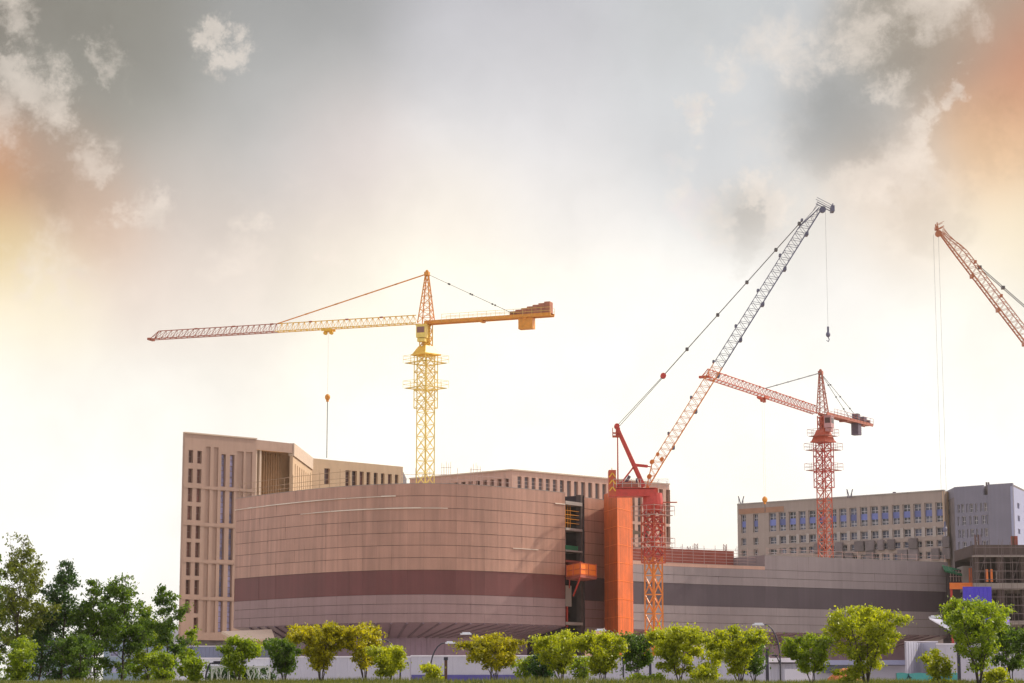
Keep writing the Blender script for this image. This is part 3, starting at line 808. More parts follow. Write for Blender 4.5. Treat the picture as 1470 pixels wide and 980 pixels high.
def tower_crane(D, axis, label, mats, side, zs, jib, cj, apex, ties, trolley, hook, cage_plats, cw_style, jn, tlabel=''):
    """zs: photo rows (mast_top=cone bottom, cone_top, cab_top/root)."""
    c = V2(axis, D, 600); cx, cy = c.x, c.y
    t = thing('tower_crane', (cx, cy, 0), label, 'tower crane', 'tower cranes on the site')
    zc0, zc1, zroot, zcage = Z(zs[0], D), Z(zs[1], D), Z(zs[2], D), Z(zs[3], D)
    m = MB(); mast(m, (cx, cy), 0, zcage+1.2, side, R(45), side*.95, .15, .075); m.build('mast', M[mats['mast']], t)
    m = MB(); mast(m, (cx, cy), zcage+1.2, zc0, side, R(45), side*.95, .15, .075); m.build('upper_mast', M[mats['mast_top']], t)
    m = MB(); mast(m, (cx, cy), zcage, zc0-.1, side+.62, R(45), 2.6, .13, .08, 'k'); m.build('climbing_cage', M[mats['mast_top']], t)
    for y, half in cage_plats: platform(t, (cx, cy), Z(y, D), half, R(45), mats['plat'])
    m = MB().frustum((cx, cy), side*.95+.35, side*.62, zc0-.15, zc1, 0).frustum((cx, cy), side*.95+.5, side*.95+.5, zc0-.35, zc0-.15, 0)
    m.build('slewing_ring', M[mats['ring']], t)
    m = MB(); mast(m, (cx, cy), zc1, zroot, side*.72, R(45), 1.4, .16, .09); m.box((cx, cy, (zc1+zroot)/2), (side*.5, side*.5, zroot-zc1-.1), R(20)); m.build('turntable', M[mats['ring']], t)
    # jib
    root = P(jib[0][0], jib[0][1], D); zj = root.z; tip = PZ(jib[1][0], jib[1][1], zj)
    root = Vector((root.x, cy, zj))
    d = (tip-root).normalized(); s = perp(root, tip); hw = jib[2]; H = jib[3]
    ax = Vector((cx, cy, zj))
    a0, b0 = root+s*hw, root-s*hw; a1, b1 = tip+s*hw, tip-s*hw
    upv = Vector((0, 0, H)); L = (tip-root).length
    t0 = root+d*.2+upv; t1 = tip-d*1.2+upv
    for (f0, f1, mm, nm) in ((0, jib[4], mats['jib'], 'jib'), (jib[4], 1, mats['jib_out'], 'jib_end_section')):
        m = MB(); n = max(2, round(jn*(f1-f0)))
        A0, A1, B0, B1, T0, T1 = a0.lerp(a1, f0), a0.lerp(a1, f1), b0.lerp(b1, f0), b0.lerp(b1, f1), t0.lerp(t1, f0), t0.lerp(t1, f1)
        m.beam(A0, A1, .12); m.beam(B0, B1, .12); m.beam(T0, T1, .12)
        zig(m, A0, A1, T0, T1, n, .05); zig(m, B0, B1, T0, T1, n, .05); zig(m, A0, A1, B0, B1, n, .045)
        m.build(nm, M[mm], t)
    m = MB().beam(a1, b1, .3).beam(a1, t1, .1).beam(b1, t1, .1).box(tip+d*.15, (.5, hw*2+.4, .35), math.atan2(d.y, d.x)); m.build('jib_nose', M[mats['jib_out']], t)
    # walkway railing boxes, joints
    for f in (.13, .26, .4, .55, .7, .85): MB().box(t0.lerp(t1, f), (.5, .2, .22), math.atan2(d.y, d.x)).build('chord_joint', M[mats['jib_out']], t)
    # counter jib
    ce = PZ(cj[0], cj[1], zj); ce = Vector((ce.x, ce.y, zj)); dc = (ce-ax).normalized(); sc_ = perp(ax, ce); Lc = (ce-ax).length
    rzc = math.atan2(dc.y, dc.x)
    m = MB()
    for k in (-1, 1): m.box((ax+ce)/2+sc_*k*.75+Vector((0, 0, .05)), (Lc, .18, .5), rzc)
    m.box((ax+ce)/2+Vector((0, 0, -.05)), (Lc-.2, 1.3, .08), rzc)
    for f in (.45, .8): m.box(ax.lerp(ce, f)+Vector((0, 0, -.3)), (.5, 1.5, .25), rzc)
    m.build('counter_jib', M[mats['cj']], t)
    m = MB()
    for k in (-1, 1):
        for f in [i/14 for i in range(2, 15)]:
            p = ax.lerp(ce, f)+sc_*k*.9; m.beam(p, p+Vector((0, 0, 1.1)), .045)
        for h in (.6, 1.1): m.beam(ax.lerp(ce, .14)+sc_*k*.9+Vector((0, 0, h)), ce+sc_*k*.9+Vector((0, 0, h)), .04)
    m.build('counter_jib_railing', M[mats['plat']], t)
    # ballast
    if cw_style == 'stack':
        m = MB(); fs = [.70+.045*i for i in range(7)]
        for i, f in enumerate(fs):
            h = .55+.19*i; m.box(ax.lerp(ce, f)+Vector((0, 0, .3+h/2)), (Lc*.043, 1.35, h), rzc)
        m.build('winch_stack', M['ballast'], t)
        m = MB().box(ax.lerp(ce, .80)+Vector((0, 0, -1.05)), (Lc*.11, 1.2, 1.7), rzc); m.build('counterweight', M['amber'], t)
    else:
        m = MB().box(ax.lerp(ce, .72)+Vector((0, 0, -1.15)), (1.35, 1.3, 2.0), rzc).box(ax.lerp(ce, .72)+Vector((0, 0, .9)), (.9, 1.1, 1.2), rzc); m.build('counterweight', M['ballast_grey'], t)
        m = MB().box(ax.lerp(ce, .86)+Vector((0, 0, .75)), (1.2, 1.1, .9), rzc).box(ax.lerp(ce, .95)+Vector((0, 0, .55)), (.5, 1.2, .6), rzc); m.build('winch', M['ballast_grey'], t)
    # tower head
    ap = P(apex[0], apex[1], D); ap = Vector((ap.x, cy, ap.z))
    m = MB(); hs = apex[2]
    feet = [ax+d*sx*hs+s*sy*hs*.9 for sx, sy in ((1, 1), (1, -1), (-1, -1), (-1, 1))]
    tops = [ap+d*sx*.22+s*sy*.22-Vector((0, 0, .3)) for sx, sy in ((1, 1), (1, -1), (-1, -1), (-1, 1))]
    for k in range(4):
        m.beam(feet[k], tops[k], .16)
        n = 7
        for i in range(n):
            a = feet[k].lerp(tops[k], i/n); b = feet[(k+1) % 4].lerp(tops[(k+1) % 4], (i+1)/n); m.beam(a, b, .07)
            m.beam(feet[k].lerp(tops[k], (i+1)/n), b, .06)
    m.box(ap, (.7, .7, .6), math.atan2(d.y, d.x)); m.ball(ap+Vector((0, 0, .4)), .25)
    m.build('tower_head', M[mats['head']], t)
    m = MB(); g0 = ap+Vector((.5, 0, -3.2))
    for k in (0, 1): m.beam(ap+Vector((.9, -.1, -3.5)), ap+Vector((.1, -.1, -3.3)), .06)
    m.build('head_bracket', M[mats['head']], t)
    # ties
    m = MB(); f = ties[0]
    m.beam(ap+s*.15, t0.lerp(t1, f)+s*.1, .09); m.beam(ap-s*.15, t0.lerp(t1, f)-s*.1, .09)
    for q in (.2, .4, .6, .8): m.box(ap.lerp(t0.lerp(t1, f), q), (.5, .22, .16), axes=(lambda e: (e, s, e.cross(s)))((t0.lerp(t1, f)-ap).normalized()))
    m.build('jib_tie', M[mats['tie']], t)
    m = MB(); e = ax.lerp(ce, ties[1])+Vector((0, 0, .35))
    for k in (-1, 1):
        m.beam(ap, e+sc_*k*.75, .06)
        for q in (.25, .5, .75): m.box(ap.lerp(e+sc_*k*.75, q), (.25, .12, .25))
    m.build('counter_jib_tie', M['steel'], t)
    # cab
    cb = ax+d*.2-s*1.15+Vector((0, 0, -1.45)) if s.y > 0 else ax+d*.2+s*1.15+Vector((0, 0, -1.45))
    rj = math.atan2(d.y, d.x)
    m = MB().box(cb, (1.5, 1.2, 1.9), rj).box(cb+Vector((0, 0, 1.0)), (1.7, 1.35, .1), rj).box(cb-Vector((0, 0, 1.3)), (1.2, 1.0, .5), rj)
    co = m.build('cab', M[mats['cab']], t)
    yv = s if s.y < 0 else -s
    m = MB().box(cb+yv*.61+Vector((0, 0, .25)), (1.2, .03, .9), rj).box(cb+d*.76+Vector((0, 0, .25)), (.03, .9, .9), rj); m.build('cab_window', M['glass_warm'], co)
    # trolley, ropes, hook
    f = trolley; tp = root.lerp(tip, f)+Vector((0, 0, -.25))
    m = MB()
    for k in (-1, 1): m.box(tp+s*k*hw, (1.8, .14, .3), rj)
    m.box(tp+Vector((0, 0, -.15)), (1.0, hw*2, .15), rj)
    for k in (-1, 1): m.tube([tp+d*k*.5-s*.2+Vector((0, 0, -.4)), tp+d*k*.5+s*.2+Vector((0, 0, -.4))], .3, 10)
    m.build('trolley', M[mats['jib']], t)
    hz = Z(hook[0], (tp.y))
    m = MB()
    for k in (-1, 1): m.beam(tp+d*k*.35*hook[2]+Vector((0, 0, -.4)), Vector((tp.x, tp.y, hz))+d*k*.2*hook[2], .016)
    m.build('hoist_rope', M['palesteel'], t)
    hp = Vector((tp.x, tp.y, hz))
    m = MB().ball(hp+Vector((0, 0, -.1)), .42, sz=1.2).box(hp+Vector((0, 0, -.55)), (.35, .25, .5), rj)
    m.build('hook_block', M[mats['hook']], t)
    if hook[1]:
        m = MB().beam(hp-Vector((0, 0, .5)), Vector((tp.x, tp.y, Z(hook[1], tp.y))), .11); m.build('load_chain', M['steel'], t)
    return t

tower_crane(335, 611, 'yellow hammerhead tower crane with a long left jib rising behind the curved building',
    dict(mast='yellow_pale', mast_top='yellow_pale', plat='yellow_pale', ring='yellow', jib='yellow', jib_out='maroon', cj='amber', head='amber', tie='amber', cab='yellow_pale', hook='amber'),  # maroon outer jib: red flare tint put into its colour
    1.9, (507, 497, 464, 586), ((599, 464), (218, 487), .62, 1.28, .52), (793, 452), (613, 393, 1.05), (.53, .72), .325, (569, 657, .15),
    ((521, 2.1), (557, 2.1)), 'stack', 46)
tower_crane(366, 1181, 'red hammerhead tower crane with its jib pointing left in front of the beige offices',
    dict(mast='redorange', mast_top='red', plat='maroon', ring='redorange', jib='redorange', jib_out='redorange', cj='maroon', head='maroon', tie='steel', cab='cabpink', hook='amber'),
    1.72, (632, 617, 597, 700), ((1172, 594), (1012, 541), .62, 1.35, .5), (1247, 611), (1178, 535, .85), (.5, .7), .51, (716, 735, 1.4),
    ((626, 1.5), (646, 1.9), (675, 1.9)), 'grey', 32)

def luffer(piv, D, mir, ang, L, label, c_low, c_up, c_aframe, c_deck, c_mast, hookpy, ropes=(0,), yaw=0.0, pend=.93):
    """luffing crane; local photo-pixel offsets (dx right, dy up) from the boom pivot, mirrored by mir."""
    k = D/F*1.0
    O = P(piv[0], piv[1], D)
    cy_, sy_ = math.cos(yaw), math.sin(yaw)
    def W(dx, dy, off=0.0):
        x = dx*k*mir; return Vector((O.x+x*cy_-off*sy_, O.y+x*sy_+off*cy_, O.z+dy*k))
    rz = yaw
    base = W(9, 0)
    t = thing('luffing_crane', (base.x, base.y, 0), label, 'crane', 'luffing jib cranes on the site')
    zt = O.z-24*k; zc = O.z-108*k
    m = MB(); mast(m, (base.x, base.y), 0, zc+.8, 1.45, R(45)+yaw, 2.3, .17, .1); m.build('mast', M[c_mast], t)
    m = MB(); mast(m, (base.x, base.y), zc+.8, zt, 1.45, R(45)+yaw, 1.6, .17, .1); m.build('upper_mast', M[c_aframe], t)
    m = MB(); mast(m, (base.x, base.y), zc, zt, 1.95, R(45)+yaw, 2.2, .14, .1, 'k'); m.build('climbing_cage', M[c_deck], t)
    for dy in (-40, -86): platform(t, (base.x, base.y), O.z+dy*k, 1.45, R(45)+yaw, 'scaff')
    m = MB(); mw = base.copy(); mw.z = O.z-22*k; m.box(W(28, -21), (2.6, .8, .08), rz); m.build('catwalk', M[c_deck], t)
    m = MB().tube([(base.x, base.y, O.z-34*k), (base.x, base.y, O.z-24*k), (base.x, base.y, O.z-8*k)], [1.05, 1.25, 1.1], 16); m.build('slewing_ring', M[c_aframe], t)
    # deck
    m = MB().box(W(-20, -8), (66*k, 2.2, 10*k), rz).box(W(-18, -1.5), (62*k, 2.4, .09), rz); m.build('machinery_deck', M[c_aframe], t)
    m = MB()
    for o in (-1.15, 1.15):
        for h in (.5, 1.0): m.beam(W(-48, -1, o)+Vector((0, 0, h)), W(30, -1, o)+Vector((0, 0, h)), .045)
        for dx in range(-48, 31, 13): m.beam(W(dx, -1, o), W(dx, -1, o)+Vector((0, 0, 1.0)), .045)
    m.build('deck_railing', M['palesteel'], t)
    m = MB().box(W(-49.5, 6), (10.5*k, 2.3, 37*k), rz); cwo = m.build('counterweight', M[c_deck], t)
    m = MB()
    for dy in (-6, 4, 14): m.beam(W(-54, dy, -1.17), W(-49.5, dy+6, -1.17), .12); m.beam(W(-49.5, dy+6, -1.17), W(-45, dy, -1.17), .12)
    m.beam(W(-49.5, 24), W(-49.5, 29), .08)
    m.build('hazard_chevron', M['yellow'], cwo)
    m = MB().box(W(-33, 3), (13*k, 1.5, 9*k), rz).box(W(-17, 2.5), (9*k, 1.3, 8*k), rz)
    m.tube([W(-24, 3, -.7), W(-24, 3, .7)], .5, 12); m.build('winch', M['maroon'], t)
    m = MB().beam(W(-30, 7), W(-24, 17), .35).box(W(-14, 9), (2.5*k, .4, 9*k), rz); m.build('exhaust', M['ballast_grey'], t)
    m = MB().box(W(8, -9, 1.5), (1.5, 1.2, 1.6), rz); co = m.build('cab', M[c_deck], t)
    MB().box(W(8, -7, 2.12), (1.3, .03, .9), rz).build('cab_window', M['glass'], co)
    # A-frame
    top = W(-41, 88)
    m = MB()
    for o in (-.8, .8):
        m.beam(W(-41, 86, o*.35), W(-4, 2, o), .38); m.beam(W(-16, 33, o*.6), W(-40, 2, o), .16)
        m.beam(W(-41, 84, o*.4), W(-41, 0, o), .10)
    m.beam(W(-16, 33, -.6), W(-16, 33, .6), .16)
    m.box(W(-40.5, 80), (6*k, .9, 13*k), rz); m.tube([W(-42, 89, -.45), W(-42, 89, .45)], .32, 12)
    m.build('a_frame', M[c_aframe], t)
    m = MB().beam(W(-17, 33), W(2, 31), .32).beam(W(2, 31), W(8, 30), .12); m.build('boom_buffer', M[c_aframe], t)
    m = MB().box(W(-43, 74), (10*k, 1.2, .1), rz)
    for o in (-.55, .55):
        for dx in (-48, -43, -38): m.beam(W(dx, 74, o), W(dx, 87, o), .05)
        for dy in (79, 74.5): m.beam(W(-48, dy, o), W(-38, dy, o), .1)
    m.build('basket', M[c_deck], t)
    # boom
    ca, sa = math.cos(ang), math.sin(ang)
    def Bm(l, h, off=0.0): return W(l*ca-h*sa, l*sa+h*ca, off)       # along boom, perpendicular (up/left)
    hb = 6.6; wv = .62
    pts_t = [(0, 0), (38, 13), (L-44, 13), (L-8, 3)]    # upper chord  (perp offsets)
    pts_b = [(0, -2), (38, -1), (L-44, -1), (L, -1)]
    wid = [.35, wv, wv, .25]
    split = .42
    def chord(profile, l):
        for (a, ha), (b, hb_) in zip(profile, profile[1:]):
            if a <= l <= b: return ha+(hb_-ha)*(l-a)/(b-a)
        return profile[-1][1]
    def wd(l):
        q = [0, 38, L-44, L]
        for i in range(3):
            if q[i] <= l <= q[i+1]: return wid[i]+(wid[i+1]-wid[i])*(l-q[i])/(q[i+1]-q[i])
        return wid[-1]
    for nm, l0, l1, mm in (('boom', 0, L*split, c_low), ('boom_end_section', L*split, L-4, c_up)):
        m = MB(); n = max(3, round((l1-l0)/11.0)); st = (l1-l0)/n
        for i in range(n):
            a, b = l0+st*i, l0+st*(i+1); mid = (a+b)/2
            for o in (-1, 1):
                m.beam(Bm(a, chord(pts_t, a), o*wd(a)), Bm(b, chord(pts_t, b), o*wd(b)), .085)
                m.beam(Bm(a, chord(pts_b, a), o*wd(a)), Bm(b, chord(pts_b, b), o*wd(b)), .14)
                m.beam(Bm(a, chord(pts_b, a), o*wd(a)), Bm(mid, chord(pts_t, mid), o*wd(mid)), .045)
                m.beam(Bm(mid, chord(pts_t, mid), o*wd(mid)), Bm(b, chord(pts_b, b), o*wd(b)), .045)
            for pr_ in (pts_t, pts_b):
                m.beam(Bm(a, chord(pr_, a), -wd(a)), Bm(b, chord(pr_, b), wd(b)), .035)
                m.beam(Bm(a, chord(pr_, a), -wd(a)), Bm(a, chord(pr_, a), wd(a)), .035)
        m.build(nm, M[mm], t)
    for l in range(70, int(L-40), 62):
        MB().box(Bm(l, -2.2), (.3, 1.3, .4), rz).build('walkway_bracket', M[c_up], t); MB().box(Bm(l+14, 14.6), (.22, .8, .3), rz).build('walkway_bracket', M[c_up], t)
    for l, h, q in ((16, 5, .28), (36, 13, .26), (47, 3, .24), (50, 12, .2)): MB().tube([Bm(l, h, -.4), Bm(l, h, .4)], q, 10).build('sheave', M['orange'], t)
    # head: sheaves and small platform
    m = MB(); a = Bm(L, 10 if mir > 0 else 9); b = Bm(L+2, -16 if mir > 0 else -2)
    for o in (-.5, .5):
        m.beam(a+Vector((0, o, 0)), b+Vector((0, o, 0)), .09); m.beam(a+Vector((0, o, .55)), b+Vector((0, o, .55)), .05)
        m.beam(b+Vector((0, o, 0)), b+Vector((0, o, .8)), .12)
    m.box(b+Vector((0, 0, .2)), (.4, 1.3, .7) if mir > 0 else (.3, 1.0, .35), rz); m.beam(Bm(L-14, 8), Bm(L, 8), .06); m.tube([Bm(L-4, -3, -.3), Bm(L-4, -3, .3)], .38, 12)
    m.beam(Bm(L-44, 13), Bm(L-2, 6), .06)
    m.build('boom_head', M['slate'] if mir > 0 else M[c_up], t)
    # pendants
    lp = L*pend
    att = Bm(lp, 14); blk = top.lerp(att, .245)
    m = MB()
    for o in (-.25, 0, .25):
        m.beam(top+Vector((0, o, .2)), blk+Vector((0, o, 0)), .045); m.beam(top+Vector((0, o, -.15)), blk+Vector((0, o, -.15)), .045)
    m.build('luffing_rope', M['steel'], t)
    m = MB().box(blk, (.5, .6, .5), rz).tube([blk+Vector((0, -.35, 0)), blk+Vector((0, .35, 0))], .34, 12); m.build('pulley_block', M['red'], t)
    m = MB()
    for o in (-.3, .3): m.beam(blk+Vector((0, o, 0)), att+Vector((0, o, 0)), .075)
    for q in (.17, .39, .6, .81, .98): m.box(blk.lerp(att, q), (.35, .7, .35), rz)
    m.build('pendant', M['steel'], t)
    # hoist rope and hook
    hd = Bm(L-3, -7); hz = Z(hookpy, D)
    m = MB()
    for dx in ropes: m.beam(Vector((hd.x+dx, hd.y, hd.z)), Vector((hd.x+dx, hd.y, hz)), .022)
    m.build('hoist_rope', M['steel'], t)
    hk = Vector((hd.x, hd.y, hz))
    m = MB().ball(hk, .27, sz=1.3).box(hk+Vector((0, 0, .5)), (.22, .22, .9)).tube([hk-Vector((0, 0, .3)), hk-Vector((-.12, 0, .6)), hk-Vector((0, 0, .85)), hk-Vector((.2, 0, .7))], .06, 6)
    m.build('hook_block', M['slate'], t)
    return t
luffer((928, 700), 262, 1, math.atan2(414, 262), 490, 'orange and red luffing crane with its steep boom reaching up beside the orange shaft',
       'orange', 'slate', 'red', 'redorange', 'orange', 480, (-.0,))
luffer((1629, 697), 262, -1, math.atan2(375, 271), 463, 'orange luffing crane mostly outside the right edge, only its boom in view',
       'rustcrane', 'rustcrane', 'redorange', 'redorange', 'orange', 760, (-.3, .3), pend=.84)

# ------------------------------------------------------------------ scaffolded concrete frame at right
SB = thing('concrete_frame_building', (X(1440, 350), 352, 0), 'unfinished dark concrete frame building wrapped in scaffolding at the right edge', 'building')
xa, xb = X(1400, 350), X(1580, 350)
cxm = (xa+xb)/2; ww = xb-xa
def zY(y, D=349): return Z(y, D)
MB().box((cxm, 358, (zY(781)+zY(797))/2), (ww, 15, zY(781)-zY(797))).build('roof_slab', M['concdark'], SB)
MB().box((cxm, 350.3, zY(797.5)), (ww+.4, .6, .22)).build('slab_edge', M['conc'], SB)
MB().box((cxm, 358, (zY(836)+zY(845))/2), (ww, 15, zY(836)-zY(845))).build('floor_slab', M['conc'], SB)
MB().box((cxm, 358, zY(893)), (ww, 15, .6)).build('floor_slab', M['conc'], SB)
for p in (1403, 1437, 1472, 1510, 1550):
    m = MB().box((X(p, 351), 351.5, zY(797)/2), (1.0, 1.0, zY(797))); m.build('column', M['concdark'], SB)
MB().quad((xa, 365.2, 0), (xb, 365.2, 0), (xb, 365.2, zY(797)), (xa, 365.2, zY(797))).build('back_wall', M['darkint'], SB)
m = MB(); rs = random.Random(4)
for i in range(18):
    x = xa+ww*i/18+rs.uniform(0, .2); m.box((x, 353, (zY(802)+zY(834))/2), (.09, .09, zY(800)-zY(836)))
    m.box((x+.15, 353.5, (zY(848)+zY(892))/2), (.08, .08, zY(845)-zY(892)))
m.build('steel_prop', M['scaff_dark'], SB)
m = MB()
for p in (1418, 1424.5): m.box((X(p, 351), 351, (zY(816)+zY(834))/2), (.35, .15, zY(816)-zY(834)))
m.build('orange_panel', M['orange_bright'], SB)
m = MB().box((X(1434, 351), 351.2, (zY(818)+zY(834))/2), (.6, .12, zY(818)-zY(834))); m.build('pale_panel', M['conc'], SB)
m = MB()
for i in range(7): m.box((X(1402+i*1.5, 351), 351+.3*(i % 3), zY(774)), (.07, .07, 1.8))
for i in range(4): m.box((X(1456+i*1.6, 351), 351+.2*i, zY(775)), (.1, .1, 1.6))
m.build('starter_bar', M['brown'], SB)
m = MB().box((X(1459, 352), 352, zY(774)), (.9, .9, zY(768)-zY(781))); m.build('stub_column', M['rust'], SB)
SC = thing('scaffolding', (X(1430, 347), 347.5, 0), 'scaffold of thin tubes standing in front of the dark concrete frame', 'scaffolding')
m = MB(); 
for i in range(30):
    if i % 3 == 1: continue
    x = xa+ww*i/29; m.beam((x, 347.5, 0), (x, 347.5, zY(775)), .04)
    if i % 2 == 0: m.beam((x, 348.6, 0), (x, 348.6, zY(778)), .05)
m.build('standard', M['scaff_dark'], SC)
m = MB()
for y in (786, 797, 808, 820, 832, 845, 857, 869, 881, 893):
    for yy in (347.5-.06, 348.6-.06): m.beam((xa-.3, yy, zY(y)), (xb, yy, zY(y)), .05)
m.build('ledger', M['scaff_dark'], SC)
m = MB()
for i in range(0, 28, 4):
    x = xa+ww*i/29; m.beam((x, 347.4, zY(832)), (x+ww*2/29, 347.4, zY(797)), .045)
m.build('brace', M['scaff_dark'], SC)

# link block between wing and frame
LK = thing('stair_block', (X(1380, 360), 362, 0), 'small unfinished stair block with a green netting cap between wing and concrete frame', 'building')
m = MB().box(((X(1363.5, 360)+X(1384, 360))/2, 364, zY(817, 360)/2), (X(1384, 360)-X(1363.5, 360), 5, zY(817, 360))); m.build('wall', M['darkint'], LK)
m = MB().box(((X(1384, 360)+X(1399, 360))/2, 363, zY(812, 360)/2), (X(1399, 360)-X(1384, 360)-.02, 5, zY(812, 360))); m.build('wall', M['conc'], LK)
m = MB(); 
for i in range(5): m.box((X(1366+i*4, 361), 361.2, (zY(818, 360)+zY(834, 360))/2), (.06, .06, zY(818, 360)-zY(834, 360)))
for y in (821, 827): m.box((X(1373.5, 361), 361.12, zY(y, 360)), (2.1, .06, .06))
m.build('window_grid', M['scaff'], LK)
m = MB()
xs0, xs1 = X(1358, 360), X(1384, 360)
for i in range(6):
    a, b = xs0+(xs1-xs0)*i/6, xs0+(xs1-xs0)*(i+1)/6; zA, zBm = zY(809.5, 360)-.12*i, zY(809.5, 360)-.12*(i+1)
    m.quad((a, 360.8, zA-.9), (b, 360.9, zBm-.9), (b, 362.5, zBm), (a, 362.4, zA))
    m.quad((a, 360.8, zA-.9), (b, 360.9, zBm-.9), (b, 360.95, zBm-1.2), (a, 360.9, zA-1.15))
m.build('netting', M['green'], LK)
MB().box((X(1397, 358), 358.5, (zY(815, 358)+zY(838, 358))/2), (.75, 1, zY(815, 358)-zY(838, 358))).build('orange_board', M['orange_left'], LK)
OF = thing('steel_portal', (X(1366, 350), 352, 0), 'orange red steel portal frame with one tall leg beside the blue sheet', 'frame')
MB().box(((X(1364, 352)+X(1399, 352))/2, 352, zY(841, 352)), (X(1399, 352)-X(1364, 352), .6, 1.0)).build('beam', M['orange_bright'], OF)
MB().box((X(1366.5, 352), 352.3, zY(843, 352)/2), (.32, .32, zY(843, 352))).build('leg', M['red'], OF)
MB().box(((X(1369, 352)+X(1382, 352))/2, 353.5, zY(860, 352)/2), (1.5, .5, zY(860, 352))).build('infill', M['conc'], OF)
MB().box(((X(1369, 352)+X(1382, 352))/2, 354.2, (zY(846, 352)+zY(861, 352))/2), (1.5, .3, 1.6)).build('dark_opening', M['darkint'], OF)
BS = MB()
for i in range(14):
    a = X(1382.5+i*2.95, 346); b = X(1382.5+(i+1)*2.95, 346); o = .06 if i % 2 else 0
    BS.box(((a+b)/2, 346+o, (zY(842, 346)+zY(900, 346))/2), (b-a-.005, .1, zY(842, 346)-zY(900, 346)))
tag(BS.build('blue_sheet_screen', M['bluecont'], loc=(X(1403, 346), 346, zY(900, 346))), 'ultramarine sheet metal screen in front of the scaffolded frame', 'screen')
# canopies
AW = thing('awning', P(1355, 897, 200), 'white tilted awning canopy left of the tree at the right edge', 'awning')
a, b, c_, d_ = P(1334, 887, 205), P(1352, 889, 203), P(1377, 905, 196), P(1366, 905, 199)
m = MB().quad(a, b, c_, d_); m.quad(a-Vector((0, 0, .1)), d_-Vector((0, 0, .1)), c_-Vector((0, 0, .1)), b-Vector((0, 0, .1)))
m.quad(a, d_, d_-Vector((0, 0, .1)), a-Vector((0, 0, .1))); m.build('cloth', M['white'], AW)
m = MB().beam((a.x+1.8, 201, 0), (a.x+1.8, 201, Z(897, 201)), .1); m.build('post', M['pole'], AW)
NT = thing('violet_net_tent', P(1442, 893, 200), 'violet netting shelter with a white edge at the right border', 'shelter')
a, b, c_, d_ = P(1432, 884, 215), P(1449, 884, 215), P(1449, 896, 205), P(1436, 896, 205)
m = MB().quad(a, b, c_, d_).quad(P(1425, 887, 206), P(1438, 884, 215), P(1438, 896, 205), P(1433, 896, 206)); m.build('net', M['purple'], NT)
m = MB().beam(P(1432, 893, 204), P(1450, 897, 204), .12).beam(P(1436, 896, 205), P(1436, 990, 205), .1).beam(P(1449, 896, 205), P(1449, 990, 205), .1); m.build('frame', M['white'], NT)

# ------------------------------------------------------------------ hoardings and low buildings
def hoarding(label, p0, p1, D, ytop, m1, rib=1.0, stripe=None, ybot=None, name='hoarding', D1=None, posts=False):
    D1 = D1 or D
    a, b = V2(p0, D, 950), V2(p1, D1, 950); z1 = Z(ytop, D); z0 = 0
    t = thing(name, ((a.x+b.x)/2, (a.y+b.y)/2, 0), label, 'hoarding', 'site hoardings')
    d = (b-a); L = d.length; d.normalize(); nn = Vector((d.y, -d.x)); m = MB(); n = max(2, int(L/rib))
    for i in range(n):      # trapezoid ribs
        s0, s1 = L*i/n, L*(i+1)/n; q = (s1-s0)
        prof = [(s0, 0), (s0+q*.55, 0), (s0+q*.65, .05), (s0+q*.9, .05), (s1, 0)]
        for (u0, o0), (u1, o1) in zip(prof, prof[1:]):
            pa = a+d*u0+nn*o0; pb = a+d*u1+nn*o1
            m.quad((pa.x, pa.y, z0), (pb.x, pb.y, z0), (pb.x, pb.y, z1), (pa.x, pa.y, z1))
    m.build('panel', m1, t)
    rz = math.atan2(d.y, d.x); c = (a+b)/2
    MB().box((c.x, c.y, z1+.06), (L+.1, .2, .12), rz).build('cap_rail', M['white'], t)
    if posts:
        m = MB()
        for i in range(int(L/4)+1):
            p = a+d*min(L, i*4)-nn*.15; m.box((p.x, p.y, z1/2), (.12, .12, z1), rz)
        m.build('post', M['scaff_dark'], t)
    if stripe:
        zs0, zs1 = Z(stripe[1], D), Z(stripe[0], D)
        MB().box((c.x+nn.x*.09, c.y+nn.y*.09, (zs0+zs1)/2), (L-.1, .05, zs1-zs0), rz).build('stripe', M['stripe'], t)
    return t
hoarding('white ribbed hoarding with an indigo stripe, right of the golden trees', 590, 790, 235, 942, M['hoard'], 1.2, stripe=(968.5, 1000))
hoarding('plain lilac white hoarding behind the golden trees at left', 388, 589.5, 235.5, 943.5, M['hoard'], 1.2)
hoarding('white hoarding below the stone tower behind the cut panel screen', 255, 387.5, 236, 945.5, M['hoardw'], 1.2)
hoarding('lilac hoarding between the open shaft and the orange crane base', 790.5, 1010, 236, 943, M['hoard'], 1.2)
hoarding('pale hoarding between the crane base and the site sheds', 1010.5, 1104, 237, 944.5, M['hoard'], 1.0)
hoarding('long pale blue hoarding behind the trees at the right edge', 1345, 1520, 232, 925, M['hoard'], 1.4)
hoarding('low blue grey corrugated fence under the stone tower', 262, 400, 300, 928, M['hoardblue'], .5, posts=False)
